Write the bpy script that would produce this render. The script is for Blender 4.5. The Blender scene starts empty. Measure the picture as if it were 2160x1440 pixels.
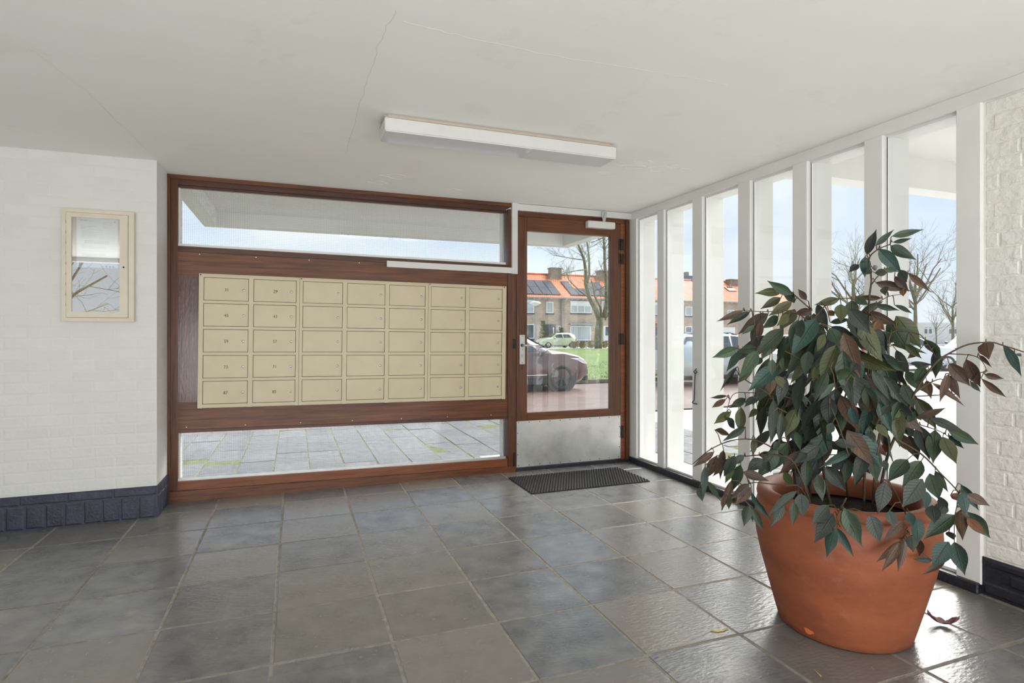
import bpy, math, random
from mathutils import Vector, Matrix
random.seed(7)
D = bpy.data
SC = bpy.context.scene
COL = SC.collection
PI = math.pi

# ------------------------------------------------------------------ camera
F, YAW, CX, CY, HC = 1212.8, math.radians(20.70), 1080.0, 704.4, 1.155   # focal length in px of a 2160x1440 frame
YF, XR, HH = 4.515, 2.854, 2.25                                          # front wall, right wall, ceiling height
cam = D.cameras.new('camera'); camo = D.objects.new('camera', cam); COL.objects.link(camo)
cam.sensor_width = 36.0; cam.lens = F / 2160 * 36; cam.shift_y = -(720 - CY) / 2160
cam.clip_start = 0.05; cam.clip_end = 500
camo.location = (0, 0, HC); camo.rotation_euler = (PI / 2, 0, -YAW)
SC.camera = camo

# ------------------------------------------------------------------ world, light, exposure
SC.view_settings.view_transform = 'Standard'; SC.view_settings.look = 'None'
SC.view_settings.gamma = 1.0; SC.view_settings.use_curve_mapping = False
SC.view_settings.exposure = 0.15
world = D.worlds.new('sky'); SC.world = world; world.use_nodes = True
wn = world.node_tree; wn.nodes.clear()
def wnode(t, **k):
    n = wn.nodes.new(t)
    for a, b in k.items(): setattr(n, a, b)
    return n
wtc = wnode('ShaderNodeTexCoord'); wmp = wnode('ShaderNodeMapping'); wmp.inputs['Scale'].default_value = (1.3, 1.3, 3.2)
wno = wnode('ShaderNodeTexNoise'); wno.inputs['Scale'].default_value = 2.6; wno.inputs['Detail'].default_value = 5; wno.inputs['Roughness'].default_value = .55
wcr = wnode('ShaderNodeValToRGB'); wcr.color_ramp.elements[0].position = .38; wcr.color_ramp.elements[1].position = .66
wcr.color_ramp.elements[0].color = (0.47, 0.68, 1.0, 1); wcr.color_ramp.elements[1].color = (0.92, 0.97, 1.05, 1)
wse = wnode('ShaderNodeSeparateXYZ'); wmr = wnode('ShaderNodeMapRange')
wmr.inputs['From Min'].default_value = 0.0; wmr.inputs['From Max'].default_value = .32; wmr.inputs['To Min'].default_value = 1; wmr.inputs['To Max'].default_value = 0
wmx = wnode('ShaderNodeMix', data_type='RGBA'); wmx.inputs[7].default_value = (0.88, 0.94, 1.03, 1)
wbg = wnode('ShaderNodeBackground'); wbg.inputs['Strength'].default_value = 1.05
wou = wnode('ShaderNodeOutputWorld')
L = wn.links.new
L(wtc.outputs['Generated'], wmp.inputs[0]); L(wmp.outputs[0], wno.inputs['Vector']); L(wno.outputs['Fac'], wcr.inputs[0])
L(wtc.outputs['Generated'], wse.inputs[0]); L(wse.outputs['Z'], wmr.inputs['Value']); L(wmr.outputs[0], wmx.inputs[0])
L(wcr.outputs[0], wmx.inputs[6]); L(wmx.outputs[2], wbg.inputs['Color']); L(wbg.outputs[0], wou.inputs[0])

if 10.0 > 0:
    sl = D.lights.new('sun', 'SUN'); sl.energy = 10.0; sl.angle = math.radians(60); sl.color = (1, .95, .87)
    so = D.objects.new('sun', sl); COL.objects.link(so)
    so.rotation_euler = Vector((-0.74, -0.22, -0.62)).to_track_quat('-Z', 'Y').to_euler()
def area(name, loc, target, sx, sy, power, color=(1, 1, 1)):
    a = D.lights.new(name, 'AREA'); a.shape = 'RECTANGLE'; a.size = sx; a.size_y = sy; a.energy = power; a.color = color
    o = D.objects.new(name, a); COL.objects.link(o); o.location = loc
    o.rotation_euler = (Vector(target) - Vector(loc)).to_track_quat('-Z', 'Z').to_euler()
    return o
for a in [('fill_back', (-0.2, -1.75, 0.75), (-0.2, 3, 3.6), 5.8, 1.4, 165, (1, 0.98, 0.96))]: area(*a)  # added fill light outside the unseen back glazing, tilted up to lift the ceiling

# ------------------------------------------------------------------ pixel helper: a photo pixel on a plane of the place
RR = Vector((math.cos(YAW), -math.sin(YAW), 0)); FF = Vector((math.sin(YAW), math.cos(YAW), 0)); UU = Vector((0, 0, 1)); EYE = Vector((0, 0, HC))
def ray(x, y): return FF + RR * ((x - CX) / F) - UU * ((y - CY) / F)
def at_depth(x, y, d): return EYE + ray(x, y) * d
def at_y(x, y, Y): r = ray(x, y); return EYE + r * (Y / r.y)
def at_x(x, y, X): r = ray(x, y); return EYE + r * (X / r.x)
def at_z(x, y, z): r = ray(x, y); return EYE + r * ((z - HC) / r.z)

# ------------------------------------------------------------------ materials
def S(r, g, b):
    f = lambda c: (c / 255 / 12.92) if c / 255 <= .04045 else ((c / 255 + .055) / 1.055) ** 2.4
    return (f(r), f(g), f(b), 1)
def newmat(name):
    m = D.materials.new(name); m.use_nodes = True
    nt = m.node_tree; b = nt.nodes['Principled BSDF']
    return m, nt, b
def pm(name, c1, c2=None, scale=4, detail=4, rough=.5, rough2=None, bump=0, bscale=60, bdist=.002, metal=0, spec=.5, rand=0, warm=None, stretch=(1, 1, 1),
       lo=.35, hi=.65, coat=0, bstretch=None, c3=None, c3scale=1.5, c3lo=.55, c3hi=.7, wave=None):
    """procedural material: noise between two colours, a third blotch colour, per-object variation, bump"""
    m, nt, b = newmat(name); N = nt.nodes; K = nt.links.new
    tc = N.new('ShaderNodeTexCoord'); oi = N.new('ShaderNodeObjectInfo')
    add = N.new('ShaderNodeVectorMath'); add.operation = 'ADD'
    sc = N.new('ShaderNodeVectorMath'); sc.operation = 'SCALE'; sc.inputs[3].default_value = 37.0
    cmb = N.new('ShaderNodeCombineXYZ')
    K(oi.outputs['Random'], cmb.inputs[0]); K(oi.outputs['Random'], cmb.inputs[1]); K(cmb.outputs[0], sc.inputs[0])
    K(tc.outputs['Object'], add.inputs[0]); K(sc.outputs[0], add.inputs[1])
    mp = N.new('ShaderNodeMapping'); mp.inputs['Scale'].default_value = stretch; K(add.outputs[0], mp.inputs[0])
    col = None
    if c2 is not None:
        no = N.new('ShaderNodeTexNoise'); no.inputs['Scale'].default_value = scale; no.inputs['Detail'].default_value = detail; no.inputs['Roughness'].default_value = .6
        K(mp.outputs[0], no.inputs['Vector'])
        r = N.new('ShaderNodeValToRGB'); r.color_ramp.elements[0].position = lo; r.color_ramp.elements[1].position = hi
        r.color_ramp.elements[0].color = c1; r.color_ramp.elements[1].color = c2
        K(no.outputs['Fac'], r.inputs[0]); col = r.outputs[0]
        if rough2 is not None:
            rr = N.new('ShaderNodeMapRange'); rr.inputs['From Min'].default_value = lo; rr.inputs['From Max'].default_value = hi
            rr.inputs['To Min'].default_value = rough; rr.inputs['To Max'].default_value = rough2
            K(no.outputs['Fac'], rr.inputs['Value']); K(rr.outputs[0], b.inputs['Roughness'])
    if c3 is not None:
        n3 = N.new('ShaderNodeTexNoise'); n3.inputs['Scale'].default_value = c3scale; n3.inputs['Detail'].default_value = 6; n3.inputs['Roughness'].default_value = .65
        K(add.outputs[0], n3.inputs['Vector'])
        m3 = N.new('ShaderNodeMapRange'); m3.inputs['From Min'].default_value = c3lo; m3.inputs['From Max'].default_value = c3hi
        K(n3.outputs['Fac'], m3.inputs['Value'])
        x3 = N.new('ShaderNodeMix'); x3.data_type = 'RGBA'; K(m3.outputs[0], x3.inputs[0])
        if col is None: x3.inputs[6].default_value = c1
        else: K(col, x3.inputs[6])
        x3.inputs[7].default_value = c3; col = x3.outputs[2]
    if warm is not None:
        xw = N.new('ShaderNodeMix'); xw.data_type = 'RGBA'
        mw = N.new('ShaderNodeMapRange'); mw.inputs['From Min'].default_value = .45; mw.inputs['From Max'].default_value = 1
        K(oi.outputs['Random'], mw.inputs['Value']); K(mw.outputs[0], xw.inputs[0])
        K(col, xw.inputs[6]); xw.inputs[7].default_value = warm; col = xw.outputs[2]
    if rand:
        hs = N.new('ShaderNodeHueSaturation')
        mr = N.new('ShaderNodeMapRange'); mr.inputs['To Min'].default_value = 1 - rand; mr.inputs['To Max'].default_value = 1 + rand
        wv = N.new('ShaderNodeTexWhiteNoise'); wv.noise_dimensions = '1D'; K(oi.outputs['Random'], wv.inputs['W'])
        K(wv.outputs['Value'], mr.inputs['Value']); K(mr.outputs[0], hs.inputs['Value'])
        if col is None: hs.inputs['Color'].default_value = c1
        else: K(col, hs.inputs['Color'])
        col = hs.outputs[0]
    if col is None: b.inputs['Base Color'].default_value = c1
    else: K(col, b.inputs['Base Color'])
    if rough2 is None: b.inputs['Roughness'].default_value = rough
    b.inputs['Metallic'].default_value = metal
    b.inputs['Specular IOR Level'].default_value = spec
    if coat: b.inputs['Coat Weight'].default_value = coat; b.inputs['Coat Roughness'].default_value = .12
    if bump:
        nb = N.new('ShaderNodeTexNoise'); nb.inputs['Scale'].default_value = bscale; nb.inputs['Detail'].default_value = 5
        src = add.outputs[0]
        if bstretch:
            mb_ = N.new('ShaderNodeMapping'); mb_.inputs['Scale'].default_value = bstretch; K(src, mb_.inputs[0]); src = mb_.outputs[0]
        K(src, nb.inputs['Vector'])
        bp = N.new('ShaderNodeBump'); bp.inputs['Strength'].default_value = bump; bp.inputs['Distance'].default_value = bdist
        K(nb.outputs['Fac'], bp.inputs['Height']); K(bp.outputs[0], b.inputs['Normal'])
    return m
def glassmat(name, tint=(.97, .985, .98, 1), wire=None, refl=1.0, haze=.0, r0=.042):
    """clear sheet glass: see-through plus a Fresnel mirror; optional wire mesh cast into it"""
    m, nt, b = newmat(name); N = nt.nodes; K = nt.links.new; N.remove(b)
    out = N['Material Output']
    tr = N.new('ShaderNodeBsdfTransparent'); tr.inputs[0].default_value = tint
    gl = N.new('ShaderNodeBsdfGlossy'); gl.inputs['Roughness'].default_value = .0; gl.inputs[0].default_value = (refl, refl, refl, 1)
    ge = N.new('ShaderNodeNewGeometry'); dt = N.new('ShaderNodeVectorMath'); dt.operation = 'DOT_PRODUCT'; K(ge.outputs['Normal'], dt.inputs[0]); K(ge.outputs['Incoming'], dt.inputs[1])
    ab = N.new('ShaderNodeMath'); ab.operation = 'ABSOLUTE'; K(dt.outputs['Value'], ab.inputs[0])          # Schlick reflectance, the same from both faces of the sheet
    om = N.new('ShaderNodeMath'); om.operation = 'SUBTRACT'; om.inputs[0].default_value = 1; K(ab.outputs[0], om.inputs[1])
    pw = N.new('ShaderNodeMath'); pw.operation = 'POWER'; pw.inputs[1].default_value = 5; K(om.outputs[0], pw.inputs[0])
    fr = N.new('ShaderNodeMath'); fr.operation = 'MULTIPLY_ADD'; fr.inputs[1].default_value = 1 - r0; fr.inputs[2].default_value = r0; K(pw.outputs[0], fr.inputs[0])
    mx = N.new('ShaderNodeMixShader'); K(fr.outputs[0], mx.inputs[0]); K(tr.outputs[0], mx.inputs[1]); K(gl.outputs[0], mx.inputs[2])
    last = mx.outputs[0]
    if haze:
        df = N.new('ShaderNodeBsdfDiffuse'); df.inputs[0].default_value = (.8, .8, .78, 1)
        no = N.new('ShaderNodeTexNoise'); no.inputs['Scale'].default_value = 3
        ml = N.new('ShaderNodeMath'); ml.operation = 'MULTIPLY'; ml.inputs[1].default_value = haze; K(no.outputs['Fac'], ml.inputs[0])
        m2 = N.new('ShaderNodeMixShader'); K(ml.outputs[0], m2.inputs[0]); K(last, m2.inputs[1]); K(df.outputs[0], m2.inputs[2]); last = m2.outputs[0]
    if wire:
        tc = N.new('ShaderNodeTexCoord'); sp = N.new('ShaderNodeSeparateXYZ'); K(tc.outputs['Object'], sp.inputs[0])
        fs = []
        for ax in ('X', 'Z'):
            d = N.new('ShaderNodeMath'); d.operation = 'DIVIDE'; d.inputs[1].default_value = wire; K(sp.outputs[ax], d.inputs[0])
            f = N.new('ShaderNodeMath'); f.operation = 'FRACT'; K(d.outputs[0], f.inputs[0])
            l = N.new('ShaderNodeMath'); l.operation = 'LESS_THAN'; l.inputs[1].default_value = .04; K(f.outputs[0], l.inputs[0]); fs.append(l)
        mxm = N.new('ShaderNodeMath'); mxm.operation = 'MAXIMUM'; K(fs[0].outputs[0], mxm.inputs[0]); K(fs[1].outputs[0], mxm.inputs[1])
        df = N.new('ShaderNodeBsdfDiffuse'); df.inputs[0].default_value = (.36, .38, .38, 1)
        wo = N.new('ShaderNodeMath'); wo.operation = 'MULTIPLY'; wo.inputs[1].default_value = .5; K(mxm.outputs[0], wo.inputs[0])
        m2 = N.new('ShaderNodeMixShader'); K(wo.outputs[0], m2.inputs[0]); K(last, m2.inputs[1]); K(df.outputs[0], m2.inputs[2]); last = m2.outputs[0]
    K(last, out.inputs[0])
    return m
M = {}
M['white_paint'] = pm('white_paint', (.79, .785, .76, 1), (.74, .735, .71, 1), scale=2.5, rough=.45, bump=.25, bscale=55, bdist=.003)
M['wall_paint'] = pm('wall_paint', (.69, .68, .655, 1), (.65, .64, .615, 1), scale=3, rough=.55, bump=.5, bscale=38, bdist=.004)
M['wall_paint_rough'] = pm('wall_paint_rough', (.84, .815, .76, 1), (.77, .745, .69, 1), scale=4, rough=.6, bump=.9, bscale=26, bdist=.012)
M['dark_plinth'] = pm('dark_plinth', S(38, 42, 56), S(52, 57, 74), scale=12, rough=.45, bump=.6, bscale=70, bdist=.004)
M['black_plinth'] = pm('black_plinth', S(24, 25, 32), S(40, 42, 52), scale=10, rough=.38, bump=.8, bscale=45, bdist=.006)
M['ceiling'] = pm('ceiling', (.90, .885, .85, 1), (.87, .86, .82, 1), scale=1.2, rough=.8, bump=.15, bscale=25, bdist=.004, c3=(.865, .845, .80, 1), c3scale=2.6, c3lo=.60, c3hi=.64)
WD = dict(scale=3.0, detail=7, rough=.42, rough2=.32, lo=.3, hi=.72, bump=.35, bscale=9, bdist=.002, spec=.4, coat=.08)
M['wood_h'] = pm('wood_h', S(70, 38, 20), S(122, 70, 34), stretch=(1.1, 14, 22), bstretch=(2, 30, 60), **WD)
M['wood_v'] = pm('wood_v', S(64, 36, 22), S(110, 63, 36), stretch=(22, 14, 1.1), bstretch=(60, 30, 2), **WD)
M['wood_dark_h'] = pm('wood_dark_h', S(56, 31, 22), S(92, 53, 34), stretch=(1.1, 14, 22), bstretch=(2, 30, 60), **WD)
M['wood_orange_h'] = pm('wood_orange_h', S(96, 50, 24), S(142, 82, 42), stretch=(1.1, 14, 22), bstretch=(2, 30, 60), **WD)
M['wood_panel'] = pm('wood_panel', S(54, 26, 20), S(96, 48, 30), stretch=(20, 10, 1.3), scale=3, detail=7, rough=.34, rough2=.24, lo=.3, hi=.72, bump=.7, bscale=30, bdist=.003, bstretch=(3, 3, .7), coat=.2)
M['cream_metal'] = pm('cream_metal', S(203, 190, 160), S(197, 184, 154), scale=6, rough=.42, bump=.06, bscale=300, bdist=.0005)
M['cream_box'] = pm('cream_box', S(214, 205, 186), S(206, 197, 176), scale=6, rough=.45)
M['chrome'] = pm('chrome', (.45, .45, .45, 1), rough=.38, metal=1)
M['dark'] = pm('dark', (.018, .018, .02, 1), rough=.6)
M['black_ink'] = pm('black_ink', (.03, .03, .035, 1), rough=.7)
M['grey_ink'] = pm('grey_ink', (.30, .30, .32, 1), rough=.8)
M['blue_ink'] = pm('blue_ink', S(52, 74, 150), rough=.7)
M['lightblue_ink'] = pm('lightblue_ink', S(130, 160, 205), rough=.7)
M['steel_plate'] = pm('steel_plate', S(214, 214, 211), S(192, 192, 190), scale=3, rough=.36, rough2=.44, metal=.55, bump=.12, bscale=120, bdist=.001, c3=S(150, 148, 142), c3scale=2.2, c3lo=.5, c3hi=.85)
M['alu'] = pm('alu', S(205, 205, 202), S(190, 190, 188), scale=10, rough=.38, metal=.6)
M['iron'] = pm('iron', (.05, .05, .055, 1), rough=.5, metal=.4)
M['hinge'] = pm('hinge', S(70, 54, 44), S(40, 34, 30), scale=60, rough=.45, metal=.6)
M['tile'] = pm('tile', S(84, 86, 90), S(126, 126, 124), scale=8, detail=12, rough=.30, rough2=.20, lo=.28, hi=.74, bump=.55, bscale=34, bdist=.003, bstretch=(1, 2.4, 1), rand=.10, warm=S(122, 117, 110), spec=.85, c3=S(150, 144, 134), c3scale=3.5, c3lo=.58, c3hi=.9)
M['crack'] = pm('crack', (.62, .60, .56, 1), rough=.9)
M['stain'] = pm('stain', (.74, .69, .58, 1), rough=.9)
M['grout'] = pm('grout', S(150, 143, 133), S(118, 112, 104), scale=30, rough=.9, bump=.6, bscale=200, bdist=.002)
M['rubber'] = pm('rubber', (.012, .012, .013, 1), (.025, .024, .026, 1), scale=40, rough=.6, spec=.3)
M['lamp_white'] = pm('lamp_white', S(212, 212, 209), S(206, 206, 203), scale=4, rough=.35)
M['lamp_base'] = pm('lamp_base', S(190, 176, 160), rough=.6)
M['diffuser'] = pm('diffuser', S(222, 225, 230), rough=.08, spec=.6)
M['terracotta'] = pm('terracotta', S(126, 66, 40), S(158, 88, 56), scale=4.5, detail=8, rough=.62, rough2=.5, lo=.3, hi=.75, bump=.4, bscale=35, bdist=.003, c3=S(148, 106, 86), c3scale=6, c3lo=.58, c3hi=.8, stretch=(1, 1, 2.2))
M['terracotta_fresh'] = pm('terracotta_fresh', S(206, 112, 58), rough=.8)
M['soil'] = pm('soil', (.010, .008, .007, 1), (.03, .024, .02, 1), scale=40, rough=1, spec=.05, bump=1, bscale=60, bdist=.01)
M['cork'] = pm('cork', S(176, 140, 92), S(150, 116, 74), scale=120, rough=.9)
M['paper'] = pm('paper', S(222, 224, 232), S(216, 218, 228), scale=5, rough=.8)
M['glass'] = glassmat('glass')
M['glass_side'] = glassmat('glass_side', tint=(.965, .975, .97, 1), haze=.06)
M['wired_glass'] = glassmat('wired_glass', tint=(.97, .985, .98, 1), wire=.0118, haze=.14)  # whitish haze mixed into the glass to brighten the view behind it
M['board_glass'] = glassmat('board_glass', r0=.30)
M['bark'] = pm('bark', S(94, 86, 66), S(126, 120, 92), scale=3, rough=.9, bump=.8, bscale=8, bdist=.03, c3=S(128, 134, 84), c3scale=1.2, c3lo=.5, c3hi=.7)
M['twig'] = pm('twig', S(116, 108, 96), S(140, 140, 104), scale=2, rough=.9)
M['stem'] = pm('stem', S(56, 44, 32), S(84, 68, 46), scale=30, rough=.7, bump=.5, bscale=90, bdist=.002)
M['petiole'] = pm('petiole', S(96, 80, 44), S(70, 56, 36), scale=20, rough=.6)
def leafmat(name, c1, c2, vein):
    m, nt, b = newmat(name); N = nt.nodes; K = nt.links.new
    uv = N.new('ShaderNodeUVMap'); sp = N.new('ShaderNodeSeparateXYZ'); K(uv.outputs[0], sp.inputs[0])
    a = N.new('ShaderNodeMath'); a.operation = 'SUBTRACT'; a.inputs[1].default_value = .5; K(sp.outputs[0], a.inputs[0])
    ab = N.new('ShaderNodeMath'); ab.operation = 'ABSOLUTE'; K(a.outputs[0], ab.inputs[0])
    mid = N.new('ShaderNodeMapRange'); mid.inputs['From Min'].default_value = .012; mid.inputs['From Max'].default_value = .035; mid.inputs['To Min'].default_value = 1; mid.inputs['To Max'].default_value = 0
    K(ab.outputs[0], mid.inputs['Value'])
    k1 = N.new('ShaderNodeMath'); k1.operation = 'MULTIPLY'; k1.inputs[1].default_value = -.35; K(ab.outputs[0], k1.inputs[0])
    k2 = N.new('ShaderNodeMath'); k2.operation = 'ADD'; K(k1.outputs[0], k2.inputs[0]); K(sp.outputs[1], k2.inputs[1])
    k3 = N.new('ShaderNodeMath'); k3.operation = 'MULTIPLY'; k3.inputs[1].default_value = 62; K(k2.outputs[0], k3.inputs[0])
    sn = N.new('ShaderNodeMath'); sn.operation = 'SINE'; K(k3.outputs[0], sn.inputs[0])
    sv = N.new('ShaderNodeMapRange'); sv.inputs['From Min'].default_value = .75; sv.inputs['From Max'].default_value = 1; sv.inputs['To Max'].default_value = .28; K(sn.outputs[0], sv.inputs['Value'])
    vm = N.new('ShaderNodeMath'); vm.operation = 'MAXIMUM'; K(mid.outputs[0], vm.inputs[0]); K(sv.outputs[0], vm.inputs[1])
    tc = N.new('ShaderNodeTexCoord'); oi = N.new('ShaderNodeObjectInfo')
    no = N.new('ShaderNodeTexNoise'); no.noise_dimensions = '4D'; no.inputs['Scale'].default_value = 2.2; no.inputs['Detail'].default_value = 4
    K(tc.outputs['Object'], no.inputs['Vector']); w = N.new('ShaderNodeMath'); w.operation = 'MULTIPLY'; w.inputs[1].default_value = 90; K(oi.outputs['Random'], w.inputs[0]); K(w.outputs[0], no.inputs['W'])
    r = N.new('ShaderNodeValToRGB'); r.color_ramp.elements[0].position = .32; r.color_ramp.elements[1].position = .72
    r.color_ramp.elements[0].color = c1; r.color_ramp.elements[1].color = c2; K(no.outputs['Fac'], r.inputs[0])
    x = N.new('ShaderNodeMix'); x.data_type = 'RGBA'; K(vm.outputs[0], x.inputs[0]); K(r.outputs[0], x.inputs[6]); x.inputs[7].default_value = vein
    hs = N.new('ShaderNodeHueSaturation'); mr = N.new('ShaderNodeMapRange'); mr.inputs['To Min'].default_value = .45; mr.inputs['To Max'].default_value = 1.0
    K(oi.outputs['Random'], mr.inputs['Value']); K(mr.outputs[0], hs.inputs['Value']); K(x.outputs[2], hs.inputs['Color'])
    K(hs.outputs[0], b.inputs['Base Color']); b.inputs['Roughness'].default_value = .5
    bp = N.new('ShaderNodeBump'); bp.inputs['Strength'].default_value = .5; bp.inputs['Distance'].default_value = .004
    K(vm.outputs[0], bp.inputs['Height']); K(bp.outputs[0], b.inputs['Normal'])
    return m
M['leaf_g'] = leafmat('leaf_green', S(46, 66, 50), S(66, 84, 56), S(40, 52, 36))
M['leaf_o'] = leafmat('leaf_olive', S(84, 86, 46), S(68, 78, 48), S(54, 54, 30))
M['leaf_b'] = leafmat('leaf_brown', S(76, 56, 44), S(98, 74, 54), S(56, 40, 32))
M['leaf_t'] = leafmat('leaf_teal', S(38, 70, 60), S(50, 78, 70), S(30, 54, 46))
M['leaf_d'] = leafmat('leaf_dark', S(44, 56, 48), S(60, 68, 58), S(36, 42, 36))
M['leaf_y'] = leafmat('leaf_light', S(92, 112, 58), S(78, 104, 62), S(66, 78, 42))
M['leaf_r'] = leafmat('leaf_rust', S(138, 94, 62), S(112, 78, 56), S(84, 58, 42))

# ------------------------------------------------------------------ mesh building
class MB:
    def __init__(s): s.v = []; s.f = []; s.smooth = False
    def add(s, vs, fs):
        o = len(s.v); s.v += [tuple(v) for v in vs]; s.f += [tuple(i + o for i in f) for f in fs]; return s
    def hexa(s, P):
        """eight corners: bottom ring 0-3, top ring 4-7 (counter-clockwise seen from above)"""
        return s.add(P, [(3, 2, 1, 0), (4, 5, 6, 7), (0, 1, 5, 4), (1, 2, 6, 5), (2, 3, 7, 6), (3, 0, 4, 7)])
    def box(s, x0, x1, y0, y1, z0, z1):
        return s.hexa([(x0, y0, z0), (x1, y0, z0), (x1, y1, z0), (x0, y1, z0), (x0, y0, z1), (x1, y0, z1), (x1, y1, z1), (x0, y1, z1)])
    def bevbox(s, x0, x1, y0, y1, z0, z1, b):
        """box with chamfered edges"""
        xs, ys, zs = (x0, x1), (y0, y1), (z0, z1); vid = {}; V = []
        for ix in (0, 1):
            for iy in (0, 1):
                for iz in (0, 1):
                    c = (xs[ix], ys[iy], zs[iz]); d = (b if ix == 0 else -b, b if iy == 0 else -b, b if iz == 0 else -b)
                    for ax in range(3):
                        p = [c[k] + (0 if k == ax else d[k]) for k in range(3)]
                        vid[(ix, iy, iz, ax)] = len(V); V.append(p)
        Fc = []
        for ax in range(3):
            o1, o2 = [k for k in range(3) if k != ax]
            for side in (0, 1):
                q = []
                for a, bb in ((0, 0), (1, 0), (1, 1), (0, 1)):
                    i = [0, 0, 0]; i[ax] = side; i[o1] = a; i[o2] = bb; q.append(vid[(*i, ax)])
                Fc.append(q)
        for ax in range(3):                       # edges along ax
            o1, o2 = [k for k in range(3) if k != ax]
            for a in (0, 1):
                for bb in (0, 1):
                    i0 = [0, 0, 0]; i1 = [0, 0, 0]; i1[ax] = 1
                    for i in (i0, i1): i[o1] = a; i[o2] = bb
                    Fc.append([vid[(*i0, o1)], vid[(*i1, o1)], vid[(*i1, o2)], vid[(*i0, o2)]])
        for ix in (0, 1):
            for iy in (0, 1):
                for iz in (0, 1): Fc.append([vid[(ix, iy, iz, a)] for a in range(3)])
        cx = Vector(((x0 + x1) / 2, (y0 + y1) / 2, (z0 + z1) / 2)); out = []
        for f in Fc:
            P = [Vector(V[i]) for i in f]; n = (P[1] - P[0]).cross(P[2] - P[0]); c = sum(P, Vector()) / len(P)
            out.append(f if n.dot(c - cx) > 0 else f[::-1])
        return s.add(V, out)
    def tube(s, pts, radii, n=8, cap=True):
        pts = [Vector(p) for p in pts]
        if not hasattr(radii, '__len__'): radii = [radii] * len(pts)
        rings = []; prev = None
        for i, p in enumerate(pts):
            t = (pts[min(i + 1, len(pts) - 1)] - pts[max(i - 1, 0)])
            if t.length < 1e-9: t = Vector((0, 0, 1))
            t.normalize()
            if prev is None:
                a = Vector((0, 0, 1)) if abs(t.z) < .9 else Vector((1, 0, 0)); u = t.cross(a).normalized()
            else:
                u = prev - t * prev.dot(t)
                u = u.normalized() if u.length > 1e-6 else t.orthogonal().normalized()
            prev = u; w = t.cross(u)
            rings.append([p + (u * math.cos(2 * PI * k / n) + w * math.sin(2 * PI * k / n)) * radii[i] for k in range(n)])
        vs = [v for r in rings for v in r]; fs = []
        for i in range(len(rings) - 1):
            for k in range(n):
                k2 = (k + 1) % n; fs.append((i * n + k, i * n + k2, (i + 1) * n + k2, (i + 1) * n + k))
        if cap:
            fs.append(tuple(range(n - 1, -1, -1))); fs.append(tuple((len(rings) - 1) * n + k for k in range(n)))
        return s.add(vs, fs)
    def lathe(s, prof, c=(0, 0, 0), n=32, axis='z', closed=False):
        """profile of (radius, height) turned about an axis"""
        vs = []; fs = []
        def P(r, h, a):
            u, w = r * math.cos(a), r * math.sin(a)
            q = {'z': (u, w, h), 'y': (u, h, -w), 'x': (h, u, w)}[axis]
            return (q[0] + c[0], q[1] + c[1], q[2] + c[2])
        for r, h in prof:
            for k in range(n): vs.append(P(r, h, 2 * PI * k / n))
        for i in range(len(prof) - 1):
            for k in range(n):
                k2 = (k + 1) % n; fs.append((i * n + k, i * n + k2, (i + 1) * n + k2, (i + 1) * n + k))
        if prof[0][0] > 1e-6 and not closed: fs.append(tuple(range(n - 1, -1, -1)))
        if prof[-1][0] > 1e-6 and not closed: fs.append(tuple((len(prof) - 1) * n + k for k in range(n)))
        return s.add(vs, fs)
    def prism(s, poly, y0, y1):
        """polygon in x,z extruded along y"""
        n = len(poly); vs = [(x, y0, z) for x, z in poly] + [(x, y1, z) for x, z in poly]
        fs = [tuple(range(n)), tuple(range(2 * n - 1, n - 1, -1))]
        for k in range(n): k2 = (k + 1) % n; fs.append((k2, k, k + n, k2 + n))
        return s.add(vs, fs)
    def mesh(s, name, off=(0, 0, 0), smooth=None):
        me = D.meshes.new(name); me.from_pydata([(v[0] - off[0], v[1] - off[1], v[2] - off[2]) for v in s.v], [], s.f)
        me.update()
        if smooth or (smooth is None and s.smooth):
            for p in me.polygons: p.use_smooth = True
        return me
def wloc(o):
    l = Vector((0, 0, 0))
    while o: l += o.location; o = o.parent
    return l
def obj(name, mb, mat, parent=None, local=False, smooth=None, kind=None, label=None):
    """one mesh object; world coordinates unless local"""
    off = (0, 0, 0) if (parent is None or local) else wloc(parent)
    me = mb.mesh(name, off, smooth); me.materials.append(M[mat] if isinstance(mat, str) else mat)
    o = D.objects.new(name, me); COL.objects.link(o)
    if parent: o.parent = parent
    if kind: o['kind'] = kind
    if label: o['label'] = label
    return o
def inst(name, me, loc, parent=None, rot=(0, 0, 0)):
    o = D.objects.new(name, me); COL.objects.link(o); o.parent = parent
    o.location = Vector(loc) - (wloc(parent) if parent else Vector()); o.rotation_euler = rot
    return o
def shade_auto(o, ang=35):
    me = o.data
    for p in me.polygons: p.use_smooth = True
    try: me.set_sharp_from_angle(angle=math.radians(ang))
    except Exception: pass
    return o
def thing(name, label, cat, loc=(0, 0, 0), rotz=0, group=None):
    o = D.objects.new(name, None); COL.objects.link(o); o.location = loc; o.rotation_euler = (0, 0, rotz); o.empty_display_size = .1
    o['label'] = label; o['category'] = cat
    if group: o['group'] = group
    return o
def tag(o, label, cat, group=None, kind=None):
    o['label'] = label; o['category'] = cat
    if group: o['group'] = group
    if kind: o['kind'] = kind
    return o
def struct(name, loc=(0, 0, 0), label=None, cat=None):
    o = D.objects.new(name, None); COL.objects.link(o); o.location = loc; o.empty_display_size = .1; o['kind'] = 'structure'
    if label: o['label'] = label
    if cat: o['category'] = cat
    return o
def settag(o, label, cat):
    o['kind'] = 'structure'; o['label'] = label; o['category'] = cat; return o
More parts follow.
